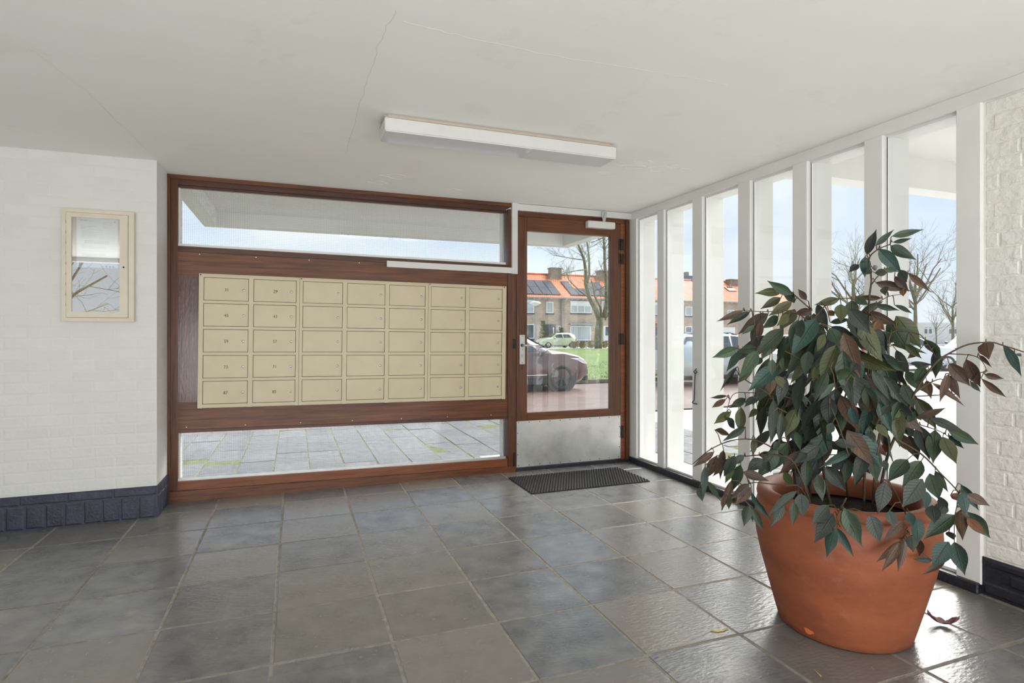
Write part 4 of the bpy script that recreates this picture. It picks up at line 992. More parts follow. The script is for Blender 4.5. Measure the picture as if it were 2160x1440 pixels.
# ---- ground
gr = obj('street_ground', MB().box(-90, 110, -60, 110, GZ - .3, GZ - .03), 'concrete'); settag(gr, 'pale concrete ground of the street and parking lot', 'ground')
tp = obj('terrace_paving', MB().box(-9, 5.62, 4.66, 9.32, GZ - .06, GZ - .004), 'moss'); settag(tp, 'mossy jointed grey slab paving outside the front', 'paving')
sw, sl_ = .364, .60
sm = {}
ns = 0
for c in range(-5, 15):
    x = .152 + sw * (c + .5)
    off = (.19, 0.0, .42, .21)[c % 4]
    for r in range(-1, 10):
        ya, yb = max(4.66, 4.34 + off + .6 * r), min(9.34, 4.34 + off + .6 * (r + 1))
        if yb - ya < .05: continue
        key = round(yb - ya, 2)
        if key not in sm:
            mb = MB().bevbox(-sw / 2 + .006, sw / 2 - .006, -(yb - ya) / 2 + .0015, (yb - ya) / 2 - .0015, -.03, 0, .004); me = mb.mesh('slab'); me.materials.append(M['slab']); sm[key] = me
        inst('slab', sm[key], (x, (ya + yb) / 2, GZ + random.uniform(-.004, .004)), tp, (random.uniform(-.006, .006), random.uniform(-.006, .006), 0)); ns += 1
print('slabs', ns)
st = obj('door_step', MB().bevbox(1.66, XO + .02, 4.645, 5.32, GZ - .02, -.025, .01), 'render_white'); settag(st, 'pale concrete step outside the entrance door', 'step')
rd = obj('road', MB().box(-60, 15.2, 9.34, 15.02, GZ - .1, GZ), 'clinker'); settag(rd, 'reddish brown clinker brick road', 'road')
kb = obj('kerb', MB().box(-60, 14.6, 15.02, 15.16, GZ - .1, GZ + .02), 'kerbstone'); settag(kb, 'mossy concrete kerb along the lawn', 'kerb')
kme = MB().bevbox(-.495, .495, -.07, .07, -.12, .125, .015).mesh('kerb_stone'); kme.materials.append(M['kerbstone'])
for k in range(12): inst('kerb_stone', kme, (2.6 + k * 1.0, 15.09, GZ), kb)
lw = MB(); nxl, nyl = 40, 24; vs = []; fs = []
for j in range(nyl + 1):
    for i in range(nxl + 1):
        y = 15.16 + 31.5 * (j / nyl) ** 1.3; xm = 14.6 + .45 * (y - 15.16); x = -40 + (xm + 40) * i / nxl
        vs.append((x, y, GZ + .10 + .05 * (y - 15) / 31 + (.02 * math.sin(x * 1.3 + y) + random.uniform(-.012, .012) if j else 0)))
for j in range(nyl):
    for i in range(nxl): a = j * (nxl + 1) + i; fs.append((a, a + 1, a + nxl + 2, a + nxl + 1))
lw.add(vs, fs); tag(obj('lawn', lw, 'grass', smooth=True), 'bright green mown lawn between road and houses', 'grass', kind='stuff')
tuft = MB(); rt = random.Random(5)                         # taller blades along the kerb and in the near lawn
for k in range(9000):
    x = rt.uniform(2, 14.4); y = 15.17 + (rt.random() ** 2.2) * 9; h = rt.uniform(.03, .08); a = rt.uniform(0, PI); dx, dy = .007 * math.cos(a), .007 * math.sin(a); lx, ly = rt.uniform(-.04, .04), rt.uniform(-.04, .04)
    z = GZ + .09 + .05 * (y - 15) / 31
    tuft.add([(x - dx, y - dy, z), (x + dx, y + dy, z), (x + lx, y + ly, z + h)], [(0, 1, 2)])
tag(obj('grass_blades', tuft, 'grass'), 'longer grass blades along the kerb edge', 'grass', kind='stuff')
FZ = GZ + .15                                              # level of the far pavement
fp = obj('far_pavement', MB().box(-60, 80, 46.66, 62, GZ - .3, FZ), 'concrete'); settag(fp, 'pale pavement in front of the terraced houses', 'pavement')

# ---- canopies of the building
cp = obj('canopy_front', MB().box(-.82, 3.10, 4.63, 6.29, 2.33, 2.62), 'white_paint'); settag(cp, 'white canopy slab over the entrance outside', 'canopy')
obj('edge_beam', MB().box(-.82, 3.10, 6.17, 6.292, 2.20, 2.335), 'white_paint', cp); obj('edge_beam', MB().box(2.98, 3.102, 4.64, 6.17, 2.20, 2.335), 'white_paint', cp)
obj('edge_beam', MB().box(-.822, -.70, 4.64, 6.17, 2.20, 2.335), 'white_paint', cp)
cs = obj('canopy_side', MB().box(XO + .002, 5.5, -4, 2.97, 2.42, 2.70), 'white_paint'); settag(cs, 'white canopy slab beyond the right glazing', 'canopy')
obj('edge_beam', MB().box(XO + .002, 5.5, 2.83, 2.972, 2.20, 2.425), 'white_paint', cs)
for k in range(3): obj('column', MB().box(5.2, 5.4, -3.8 + 3.0 * k, -3.6 + 3.0 * k, GZ, 2.42), 'white_paint', cs)

# ---- terraced houses
YH, EV, RZ, RY = 55.0, 5.22, 7.85, 59.2
def px_x(x): return at_y(x, 700, YH).x
def roof_pt(X, t, lift=0): return (X, YH - .45 + (RY - YH + .45) * t, EV - .25 + (RZ - EV + .25) * t + lift)
SLN = math.hypot(RY - YH + .45, RZ - EV + .25); SANG = math.atan2(RZ - EV + .25, RY - YH + .45)
def house(x0, x1, label, roof='roof_tile'):
    h = thing('terraced_house', label, 'house', ((x0 + x1) / 2, YH, FZ), 0, 'terraced houses across the lawn')
    obj('wall', MB().box(x0, x1, YH, YH + 8.4, FZ, EV), 'house_brick', h)
    gb = MB().add([(x0 + .02, YH, EV), (x0 + .02, YH + 8.4, EV), (x0 + .02, RY, RZ - .1), (x1 - .02, YH, EV), (x1 - .02, YH + 8.4, EV), (x1 - .02, RY, RZ - .1)], [(0, 2, 1), (3, 4, 5)])
    obj('gable', gb, 'house_brick', h)
    # roof built flat in its own axes, then pitched
    r = MB().box(0, x1 - x0, 0, SLN, -.10, 0)
    o = obj('roof', r, roof, h, local=True); o.location = Vector((x0, YH - .45, EV - .25)) - Vector(h.location); o.rotation_euler = (SANG, 0, 0)
    o2 = obj('roof', MB().box(0, x1 - x0, -SLN, 0, -.10, 0), roof, h, local=True); o2.location = Vector((x0, RY, RZ)) - Vector(h.location) ; o2.location.y += SLN * math.cos(SANG) ; o2.location.z -= SLN * math.sin(SANG); o2.rotation_euler = (-SANG, 0, 0); 
    o2.data.transform(Matrix.Translation((0, SLN, 0))); o2.location = Vector((x0, RY, RZ)) - Vector(h.location)
    obj('ridge', MB().tube([(x0, RY, RZ + .02), (x1, RY, RZ + .02)], .13, 8), roof, h)
    obj('gutter', MB().box(x0, x1, YH - .52, YH - .38, EV - .36, EV - .22), 'zinc', h)
    n = int((x1 - x0) / .66)
    for k in range(n): obj('gutter_bracket', MB().box(x0 + .66 * k + .3, x0 + .66 * k + .38, YH - .40, YH - .02, EV - .42, EV - .33), 'white_trim', h)
    return h
def hwin(h, xa, xb, ya, yb, n=1, fill='curtain', frame='white_trim', fw=.10, head=None, sill=True):
    """a window given by photo columns and rows on the house front"""
    A = at_y(xa, ya, YH); B = at_y(xb, yb, YH); x0, x1, z1, z0 = A.x, B.x, A.z, B.z
    f = MB()
    f.box(x0, x1, YH - .06, YH + .02, z0, z0 + fw); f.box(x0, x1, YH - .06, YH + .02, z1 - fw, z1)
    for k in range(n + 1):
        xm = x0 + fw / 2 + (x1 - x0 - fw) * k / n; f.box(xm - fw / 2, xm + fw / 2, YH - .06, YH + .02, z0 + fw, z1 - fw)
    w = obj('window', f, frame, h)
    for k in range(n):
        xa_ = x0 + fw + (x1 - x0 - fw) * k / n; xb_ = x0 + (x1 - x0 - fw) * (k + 1) / n
        obj('pane', MB().box(xa_, xb_, YH - .03, YH - .005, z0 + fw, z1 - fw), fill, w)
    if head: obj('shutter_box', MB().box(x0 - .05, x1 + .05, YH - .16, YH + .01, z1 - .02, z1 + head), 'white_trim' if frame == 'white_trim' else frame, w)
    if sill: obj('sill', MB().box(x0 - .05, x1 + .05, YH - .10, YH + .01, z0 - .14, z0 - .01), 'dark_frame', w)
    return w
def panel(h, x, t, w=1.02, tl=.30):
    o = obj('solar_panel', MB().bevbox(.012, w - .012, 0, tl * SLN - .03, .05, .09, .008), 'solar', h, local=True)
    o.location = Vector(roof_pt(x, t)) - Vector(h.location); o.rotation_euler = (SANG, 0, 0)
def chimney(h, xc, w, z1, z0=RZ - 1.1):
    c = obj('chimney', MB().box(xc - w / 2, xc + w / 2, RY - .9, RY - .1, z0, z1), 'chimney_brick', h)
    obj('cap', MB().box(xc - w / 2 - .06, xc + w / 2 + .06, RY - .96, RY - .04, z1, z1 + .12), 'kerbstone', c)
    obj('flashing', MB().box(xc - w / 2 - .15, xc - w / 2 - .005, RY - 1.0, RY - .1, z0, z0 + .75), 'zinc', c)
XP = px_x(1186)
hA = house(px_x(1080), XP, 'brick terraced house with dark door and a full field of solar panels')
hwin(hA, 1108, 1126, 635, 660, 1, 'blind', head=.14); hwin(hA, 1152, 1167, 636, 660.5, 1, 'curtain', 'white_trim', head=.0)
hwin(hA, 1108, 1127, 683, 714, 1, 'window_dark'); hwin(hA, 1176, 1182.6, 687, 699, 1, 'window_dark')
A = at_y(1148.5, 684, YH); B = at_y(1171, 732, YH)
obj('door_frame', MB().box(A.x, B.x, YH - .10, YH + .01, FZ, A.z), 'dark_frame', hA)
obj('front_door', MB().box(A.x + .45, B.x - .35, YH - .13, YH - .08, FZ, A.z - .35), 'anthracite', hA)
obj('side_light', MB().box(B.x - .30, B.x - .18, YH - .13, YH - .08, FZ, A.z - .3), 'white_trim', hA)
obj('drainpipe', MB().tube([(XP - .12, YH - .12, FZ), (XP - .12, YH - .12, EV - .8), (XP - .08, YH - .42, EV - .3)], .07, 8), 'zinc', hA)
xs = at_y(1190, 618, YH).x - .3
for k in range(7):
    for r in range(2): panel(hA, xs - 1.06 * (k + 1), .10 + .30 * r)
for k in range(3, 7): panel(hA, xs - 1.06 * (k + 1), .70, tl=.20)
hB = house(XP + .002, px_x(1292), 'brick terraced house with wide shuttered windows and staggered solar panels')
hwin(hB, 1203, 1247, 643, 660.5, 3, 'curtain', head=.42); hwin(hB, 1202.5, 1246, 687, 718, 1, 'curtain')
A = at_y(1200, 682, YH); B = at_y(1250.5, 685.5, YH); obj('awning_box', MB().box(A.x, B.x, YH - .35, YH + .01, B.z, A.z), 'zinc', hB)
hwin(hB, 1269, 1287, 635, 661, 1, 'curtain')
A = at_y(1272, 687, YH); obj('front_door', MB().box(A.x, px_x(1290), YH - .10, YH + .01, FZ, A.z), 'white_trim', hB)
obj('door_light', MB().box(A.x + .25, A.x + .62, YH - .12, YH - .08, 1.0, 1.95), 'window_dark', hB)
xs2 = at_y(1205, 614, YH).x
for r in range(2): panel(hB, xs2, .10 + .30 * r, .95)
for k in range(1, 5): panel(hB, xs2 + .97 * k, .10, .95)
for k in (3, 4): panel(hB, xs2 + .97 * k, .40, .95)
chimney(hB, XP + .86, 1.3, at_y(1158, 568, RY).z)
hC = house(px_x(1292) + .002, px_x(1410), 'brick terraced house with a porch roof seen past the first side pane')
hwin(hC, 1376, 1392, 641, 664, 1, 'curtain', head=.2); hwin(hC, 1310, 1340, 641, 664, 2, 'curtain'); hwin(hC, 1306, 1340, 688, 718, 1, 'window_dark')
A = at_y(1368, 682, YH); B = at_y(1400, 688, YH); obj('porch_roof', MB().box(A.x, B.x, YH - 1.3, YH, B.z, A.z), 'roof_tile', hC)
obj('front_door', MB().box(A.x + .3, A.x + 1.3, YH - .08, YH + .01, FZ, 2.0), 'dark_frame', hC)
chimney(hC, px_x(1292) + .86, 1.3, at_y(1265, 574, RY).z); chimney(hC, px_x(1400) - .4, 1.2, 9.0)
hD = house(px_x(1410) + .002, px_x(1505), 'brick terraced house with pale pink roof seen in the second side pane', 'roof_pink')
hwin(hD, 1445, 1459.5, 646, 666, 1, 'curtain'); hwin(hD, 1445, 1459.5, 688, 702, 1, 'window_dark'); hwin(hD, 1470, 1495, 646, 666, 2, 'curtain')
hE = house(px_x(1516), px_x(1700), 'brick house with orange roof, skylight and white garage door')
hwin(hE, 1534, 1548, 653, 671, 2, 'curtain'); hwin(hE, 1600, 1640, 653, 671, 2, 'curtain')
A = at_y(1518, 690, YH); B = at_y(1550, 732, YH); obj('garage_door', MB().box(A.x, B.x, YH - .06, YH + .01, FZ, A.z), 'white_trim', hE)
chimney(hE, at_y(1540, 600, RY).x, 1.5, at_y(1540, 592, RY).z)
o = obj('skylight', MB().box(0, 1.2, 0, 1.0, .03, .10), 'car_glass', hE, local=True); o.location = Vector(roof_pt(at_y(1537, 621, YH + 2).x, .52)) - Vector(hE.location); o.rotation_euler = (SANG, 0, 0)
# far tower block and low school
tb = thing('tower_block', 'distant grey-blue tower block above the pale pink roof', 'building', tuple(at_depth(1456, 704, 150)))
P0 = at_depth(1450.5, 581, 150); P1 = at_depth(1476, 581, 150)
obj('wall', MB().box(P0.x, P1.x, P0.y, P0.y + 10, FZ, P0.z), 'anthracite', tb)
obj('roof_plant', MB().box(P0.x + 1, P1.x - 1, P0.y + 2, P0.y + 8, P0.z, P0.z + 1.2), 'kerbstone', tb)
sc0 = at_depth(1900, 704, 74); sc1 = at_depth(2060, 704, 74)
sb = thing('low_building', 'low pale flat-roofed building with paired white windows beyond the lot', 'building', (sc0.x, sc0.y, GZ))
dirv = (sc1 - sc0).normalized(); sb.rotation_euler = (0, 0, math.atan2(dirv.y, dirv.x)); LN = (sc1 - sc0).length
zt = at_depth(1960, 681.5, 74).z - GZ; u = lambda px: (px - 1900) / 160 * LN
obj('wall', MB().box(u(1924), LN, 0, 8, 0, zt), 'render_white', sb, local=True); obj('orange_panel', MB().box(0, u(1925), -.1, 8, zt - 1.05, zt - .02), M['roof_tile'], sb, local=True)
obj('shop_window', MB().box(0, u(1924), -.02, 8, 0, zt - 1.05), 'window_dark', sb, local=True)
obj('roof_edge', MB().box(-.2, LN + .2, -.15, 8.1, zt, zt + .14), 'white_trim', sb, local=True)
for a, b in ((1948, 1956.5), (1957.5, 1966), (2000, 2008), (2010, 2018)):
    z1, z0 = at_depth(1957, 687, 74).z - GZ, at_depth(1957, 705, 74).z - GZ
    w = obj('window', MB().box(u(a), u(b), -.06, .02, z0, z1), 'white_trim', sb, local=True)
    obj('pane', MB().box(u(a) + .09, u(b) - .09, -.09, -.05, z0 + .1, z0 + (z1 - z0) * .62), 'window_dark', w, local=True); obj('pane', MB().box(u(a) + .09, u(b) - .09, -.09, -.05, z0 + (z1 - z0) * .70, z1 - .1), 'curtain', w, local=True)

# ---- street lamp, shrubs
lp = at_y(1129, 733, 48.0); lt = at_y(1129, 644, 48.0); hz = at_y(1129, 638, 48.0)
sl2 = thing('street_lamp', 'slim grey street lamp with a flat lantern before the houses', 'street lamp', (lp.x, 48.0, FZ))
obj('pole', MB().tube([(lp.x, 48, FZ), (lp.x, 48, 1.2), (lp.x, 48, lt.z)], [.09, .07, .05], 8), 'zinc', sl2)
obj('lantern', MB().lathe([(.06, lt.z - .05), (.16, lt.z), (.50, lt.z + .18), (.52, lt.z + .24), (.30, lt.z + .36), (0, lt.z + .40)], (lp.x, 48, 0), 16), 'white_trim', sl2, smooth=True)
def shrub(px, py, h, w, Y, label, mat, n=160, seed=1):
    p = at_y(px, py, Y); r = random.Random(seed); s = thing('shrub', label, 'shrub', (p.x, Y, FZ)); mb = MB()
    for k in range(n):
        z = r.random(); a = r.uniform(0, 2 * PI); rad = w * (1 - z * (.75 if h > 1 else .25)) * r.uniform(.5 if h > 1 else .1, 1); q = Vector((p.x + rad * math.cos(a), Y + rad * math.sin(a), FZ + h * z))
        d = Vector((math.cos(a), math.sin(a), .8)) * .16; sd = Vector((-math.sin(a), math.cos(a), .2)) * .07
        mb.add([q - sd, q + sd, q + d], [(0, 1, 2)])
    obj('foliage', mb, mat, s, kind='stuff'); obj('stem', MB().tube([(p.x, Y, FZ), (p.x, Y, FZ + h * .6)], .03, 5), 'twig', s)
M['conifer'] = pm('conifer', S(92, 104, 62), S(120, 118, 76), scale=3, rough=.9)
M['hedge'] = pm('hedge', S(140, 132, 92), S(166, 152, 112), scale=2, rough=.9)
shrub(1145, 733, 2.6, .55, 53.5, 'clipped conifer left of the dark house door', 'conifer', 420, 1); shrub(1184, 733, 1.9, .45, 53.6, 'small conifer beside the drainpipe', 'conifer', 260, 2)
for k, px in enumerate((1212, 1228, 1247, 1276)): shrub(px, 733, .62, .40, 47.3 + .3 * k, ('low bare hedge plant right of the green hatchback', 'second low bare hedge plant below the wide house window', 'low bare hedge plant just left of the tree trunk', 'low bare hedge plant right of the tree trunk')[k], 'hedge', 220, 10 + k)

# ---- trees
def grow(mbs, p, d, ln, r, lev, rnd, up=.12, wig=.22, nseg=3):
    pts = [p]; rad = [r]
    for k in range(nseg):
        d = (d + Vector((rnd.gauss(0, wig), rnd.gauss(0, wig), rnd.gauss(0, wig) + up))).normalized(); p = p + d * ln / nseg; pts.append(p); rad.append(r * (1 - .5 * (k + 1) / nseg))
    mbs[0 if lev >= 2 else 1].tube(pts, rad, 6 if r > .05 else (4 if r > .02 else 3), cap=False)
    if lev == 0: return
    for k in range(rnd.choice((3, 4)) if lev > 1 else 4):
        i = rnd.randrange(1, nseg + 1); t = rnd.random(); q = pts[i - 1].lerp(pts[i], t)
        a = (d + Vector((rnd.gauss(0, .62), rnd.gauss(0, .62), rnd.gauss(.1, .5)))).normalized()
        grow(mbs, q, a, ln * rnd.uniform(.55, .8), max(.007, rad[i] * rnd.uniform(.45, .7)), lev - 1, rnd, up, wig, nseg)
def limb_tree(name, label, base, limbs, Y, seed, lev=3, twl=1.6):
    rnd = random.Random(seed); t = thing(name, label, 'tree', base); big = MB(); small = MB()
    for poly, r0, r1, nsub in limbs:
        P = [at_y(x, y, Y + dy) for x, y, dy in poly]; n = len(P)
        if poly[0][1] > 730: P[0].z = base[2] - .05
        big.tube(P, [r0 + (r1 - r0) * i / (n - 1) for i in range(n)], 10)
        for k in range(nsub):
            i = rnd.randrange(max(1, n // 2), n); q = P[i - 1].lerp(P[i], rnd.random()); d = (P[i] - P[i - 1]).normalized()
            a = (d + Vector((rnd.gauss(0, .7), rnd.gauss(0, .7), rnd.gauss(.1, .5)))).normalized()
            grow([small, small], q, a, twl * rnd.uniform(.6, 1.2), max(.02, r1 * .6), lev - 1, rnd, .05)
    obj('trunk', big, 'bark', t, smooth=True); obj('twigs', small, 'twig', t, kind='stuff')
    return t
tbz = at_y(1262, 737, 46.0)
limb_tree('bare_tree', 'large bare tree with forked mossy trunk in front of the houses', (tbz.x, 46.0, FZ - .02), [
    ([(1262, 738, 0), (1262, 715, 0), (1264, 690, 0), (1268, 670, 0)], .36, .36, 0),
    ([(1266, 678, 0), (1256, 652, 0), (1243, 628, 0), (1236, 600, .2), (1236, 575, .3), (1232, 547, .5), (1222, 522, .7), (1212, 498, .9), (1204, 470, 1)], .25, .05, 12),
    ([(1236, 605, 0), (1243, 580, -.3), (1243, 545, -.4), (1238, 510, -.6), (1236, 470, -.8)], .13, .04, 9),
    ([(1269, 672, 0), (1267, 648, -.3), (1255, 626, -.6), (1252, 606, -.8), (1246, 588, -1)], .13, .05, 5),
    ([(1273, 674, 0), (1280, 642, 0), (1279, 600, .2), (1276, 560, .4), (1275, 520, .5), (1271, 480, .6)], .24, .08, 12),
    ([(1276, 670, 0), (1290, 655, .2), (1304, 630, .4), (1316, 590, .6), (1322, 540, .8)], .15, .05, 8),
    ([(1279, 620, 0), (1288, 585, .3), (1296, 540, .6), (1300, 500, .9)], .12, .04, 7),
    ([(1237, 624, 0), (1222, 613, -.4), (1208, 599, -.6), (1200, 590, -.7), (1195, 577, -.8), (1196, 565, -.9)], .065, .025, 6),
    ([(1237, 568, 0), (1216, 571, -.2), (1196, 574, -.3), (1182, 580, -.4)], .06, .02, 6),
    ([(1233, 548, 0), (1212, 546, .2), (1190, 542, .4), (1166, 538, .6)], .055, .018, 7),
    ([(1253, 612, 0), (1262, 611, -.3), (1272, 606, -.5), (1278, 600, -.6)], .05, .02, 3)], 46.0, 4)
def vase_tree(label, px, dep, h, r, seed, spread=.55, first=.28, lev=4, nl=8, grp='bare trees beyond the parking lot'):
    p = at_depth(px, 704, dep); base = Vector((p.x, p.y, GZ)); rnd = random.Random(seed); t = thing('bare_tree', label, 'tree', base, 0, grp); big = MB(); small = MB()
    top = base + Vector((0, 0, h * first)); big.tube([base - Vector((0, 0, .1)), base.lerp(top, .5), top, top + Vector((.05, .05, h * .2))], [r, r * .85, r * .75, r * .5], 8)
    for k in range(nl):
        a = 2 * PI * k / nl + rnd.uniform(-.3, .3); d = Vector((math.cos(a) * spread, math.sin(a) * spread, rnd.uniform(.5, 1.0))).normalized()
        grow([big, small], top + Vector((0, 0, rnd.uniform(-.05, .2) * h)), d, h * rnd.uniform(.30, .40), r * .42, lev - 1, rnd, .10, .16)
    obj('trunk', big, 'bark', t, smooth=True); obj('twigs', small, 'twig', t, kind='stuff'); return t
vase_tree('tall bare vase-shaped tree behind the white car in the rightmost pane', 1931, 44, 10.0, .17, 21, .62)
vase_tree('tall bare tree seen in the pane directly behind the plant top', 1800, 40, 10.2, .18, 22, .7)
vase_tree('distant bare tree at the right edge of the rightmost pane', 2010, 62, 9.5, .16, 23, .6, lev=4)
vase_tree('bare young tree in front of the low pale building', 1975, 60, 4.6, .07, 24, .4, lev=3, nl=6)
vase_tree('bare tree behind the terraced houses in the second pane', 1420, 95, 12, .22, 25, .6, lev=3)
vase_tree('distant bare tree left of the rightmost post', 1860, 70, 9, .2, 26, .6, lev=3)
b1 = thing('bare_tree', 'bare tree behind the hall, seen only mirrored in the notice box glass', 'tree', (-8.2, -15, GZ - .03)); big = MB(); small = MB(); rnd = random.Random(9)
big.tube([(-8.2, -15, GZ - .05), (-8.15, -15, 1.6), (-8.3, -15.1, 4.2)], [.2, .17, .12], 8)
for k in range(10):
    a = k * .63; grow([big, small], Vector((-8.2, -15, 1.0 + .30 * k)), Vector((math.cos(a), math.sin(a) * .7, .5)).normalized(), 3.2, .06, 3, rnd)
obj('trunk', big, 'bark', b1, smooth=True); obj('twigs', small, 'twig', b1, kind='stuff')

# ---- cars
def lerpn(tab, x):
    for (a, va), (b, vb) in zip(tab, tab[1:]):
        if a <= x <= b: return va + (vb - va) * (x - a) / (b - a)
    return tab[0][1] if x < tab[0][0] else tab[-1][1]
def car(name, label, loc, rotz, paint, Lc, Wc, top, belt, wr, fo, wb_, wins, rim='rim_silver', ws=None, rw=None, clad=False, rails=False, lights=True, group=None):
    """top: side silhouette (x,z) from tail to nose; belt: height under the windows; wins: side windows as (x,z) polygons"""
    t = thing(name, label, 'car', loc, rotz, group); h = Wc / 2; zl = .20
    def wd(x):
        e = min(x + Lc / 2, Lc / 2 - x); return h * (1 - .20 * max(0, 1 - e / .55) ** 2.2)
    xs = sorted(set([-Lc / 2 + Lc * i / 26 for i in range(27)] + [x for x, z in top])); body = MB(); rings = []
    cab0, cab1 = rw[0], ws[0]
    for x in xs:
        z = lerpn(top, x); w = wd(x); e = min(x + Lc / 2, Lc / 2 - x); lo = zl + .12 * max(0, 1 - e / .3)
        bz = min(belt, z - .04); hi = z - bz
        k = max(0, min(1, hi / .45)); wt = w * (.93 - .17 * k)
        ring_ = [(0, lo), (w * .82, lo), (w * .965, lo + .10), (w, lo + (bz - lo) * .45), (w * .99, bz - .06 * k - .02), (w * .955, bz), (wt, z - .02 - .06 * k), (wt * .86, z - .012), (0, z + .012)]
        rings.append([(x, y, zz) for y, zz in ring_] + [(x, -y, zz) for y, zz in ring_[-2:0:-1]])
    n = len(rings[0]); vs = [v for r in rings for v in r]; fs = []
    for i in range(len(rings) - 1):
        for k in range(n): k2 = (k + 1) % n; fs.append((i * n + k, (i + 1) * n + k, (i + 1) * n + k2, i * n + k2))
    fs.append(tuple(range(n))); fs.append(tuple((len(rings) - 1) * n + k for k in range(n - 1, -1, -1)))
    body.add(vs, fs); bo = obj('body', body, paint, t, local=True); shade_auto(bo, 40)
    def side(x, z):
        zt_ = lerpn(top, x); w = wd(x); bz = min(belt, zt_ - .04); k = max(0, min(1, (zt_ - bz) / .45)); wt = w * (.93 - .17 * k); ze = zt_ - .02 - .06 * k
        if z <= bz: return w * .985
        return w * .955 + (wt - w * .955) * min(1, (z - bz) / max(.01, ze - bz))
    for poly in wins:
        for s in (1, -1):
            P = [(x, s * (side(x, z) + .008), z) for x, z in poly]; m = MB().add(P if s > 0 else P[::-1], [tuple(range(len(P)))]); obj('side_window', m, 'car_glass', t, local=True)
    for (x0, x1), nm in ((ws, 'windscreen'), (rw, 'rear_window')):
        g = MB(); vs = []; N_ = 6
        for i in range(N_ + 1):
            x = x0 + (x1 - x0) * i / N_; z = lerpn(top, x); w = wd(x); bz = min(belt, z - .04); k = max(0, min(1, (z - bz) / .45)); wt = w * (.93 - .17 * k) * .88
            vs += [(x, -wt, z + .012), (x, 0, z + .026), (x, wt, z + .012)]
        for i in range(N_):
            for j in range(2): a = i * 3 + j; g.f.append((a, a + 1, a + 4, a + 3))
        g.v = vs; obj(nm, g, 'car_glass', t, local=True, smooth=True)
    xf = Lc / 2 - fo
    for x in (xf, xf - wb_):
        for s in (1, -1):
            ar = MB().lathe([(0, s * (h * .955)), (wr * (1.24 if clad else 1.13), s * (h * .985)), (wr * (1.28 if clad else 1.15), s * (h * .90))], (x, 0, wr + .02), 28, 'y')
            obj('wheel_arch', ar, 'cladding', t, local=True)
            tw = .20; yo = s * (h + .006)
            wh = obj('wheel', MB().lathe([(wr * .62, yo - s * tw), (wr * .93, yo - s * tw), (wr, yo - s * tw * .8), (wr, yo - s * .03), (wr * .94, yo), (wr * .70, yo - s * .004), (wr * .66, yo - s * .02)], (x, 0, wr), 28, 'y', True), 'tyre', t, local=True, smooth=True)
            obj('rim', MB().lathe([(0, yo - s * .06), (wr * .60, yo - s * .06), (wr * .66, yo - s * .02), (wr * .69, yo - s * .006)], (x, 0, wr), 24, 'y', True), 'tyre' if clad else 'rim_dark', wh, local=True, smooth=True)
            sp = MB()
            for k in range(6):
                a = 2 * PI * k / 6 + .3; c_, s_ = math.cos(a), math.sin(a); r0, r1, w0, w1 = wr * .10, wr * .66, wr * .055, wr * .12
                pts = [(x + r0 * c_ - w0 * s_, wr + r0 * s_ + w0 * c_), (x + r1 * c_ - w1 * s_, wr + r1 * s_ + w1 * c_), (x + r1 * c_ + w1 * s_, wr + r1 * s_ - w1 * c_), (x + r0 * c_ + w0 * s_, wr + r0 * s_ - w0 * c_)]
                sp.prism(pts, yo - s * .035, yo - s * .010)
            sp.lathe([(0, yo - s * .008), (wr * .14, yo - s * .012), (wr * .15, yo - s * .03)], (x, 0, wr), 12, 'y')
            obj('spokes', sp, rim, wh, local=True)
    def strip(nm, pts, wdt, mat):
        for s in (1, -1): obj(nm, MB().tube([(x, s * (side(x, z) + .002), z) for x, z in pts], wdt, 5), mat, t, local=True)
    strip('door_seam', [(xf - .42, .30), (xf - .36, .62), (xf - .38, belt - .02)], .006, 'dark'); strip('door_seam', [(xf - 1.48, .30), (xf - 1.50, belt - .02)], .006, 'dark')
    if clad:
        for s in (1, -1):
            obj('sill_cladding', MB().box(xf - wb_ + wr * 1.2, xf - wr * 1.2, s * h * .97 - .02, s * h * .97 + .02, .20, .36), 'cladding', t, local=True)
        strip('sill_line', [(xf - wb_ + wr * 1.25, .42), (xf - wr * 1.25, .42)], .012, 'rim_silver')
    for s in (1, -1):
        mx_ = ws[0] - .10 if ws[0] < ws[1] else ws[1]
        mxp = max(ws) - .28
        mo = obj('mirror', MB().lathe([(0, -.10), (.055, -.085), (.075, -.02), (.075, .03), (.045, .10), (0, .12)], (mxp, s * (h + .10), belt + .06), 12, 'x'), 'chrome' if clad else paint, t, local=True, smooth=True)
        obj('mirror_foot', MB().box(mxp - .05, mxp + .05, s * h - .05, s * h + .07, belt - .06, belt), 'cladding', mo, local=True)
        obj('door_handle', MB().box(xf - 1.42, xf - 1.26, s * h - .012, s * h + .02, belt - .13, belt - .10), paint, t, local=True)
        hx = Lc / 2 - .26; hzv = lerpn(top, hx) - .075
        hl = MB(); hw = wd(hx)
        yy = lambda x: s * (wd(x) * 1.0 + .010); P = [(hx - .36, yy(hx - .36), hzv + .035), (hx - .05, yy(hx - .05), hzv + .025), (hx + .16, yy(hx + .16), hzv - .045), (hx + .21, yy(hx + .21), hzv - .13), (hx + .05, yy(hx + .05), hzv - .10), (hx - .15, yy(hx - .15), hzv - .02)]
        hl.add(P if s > 0 else P[::-1], [(0, 1, 2, 3, 4, 5)]); obj('headlight', hl, 'headlight', t, local=True)
        obj('tail_light', MB().box(-Lc / 2 + .03, -Lc / 2 + .16, s * wd(-Lc / 2 + .12) * .97 - .02, s * wd(-Lc / 2 + .12) * .97 + .012, belt - .28, belt - .02), 'taillight', t, local=True)
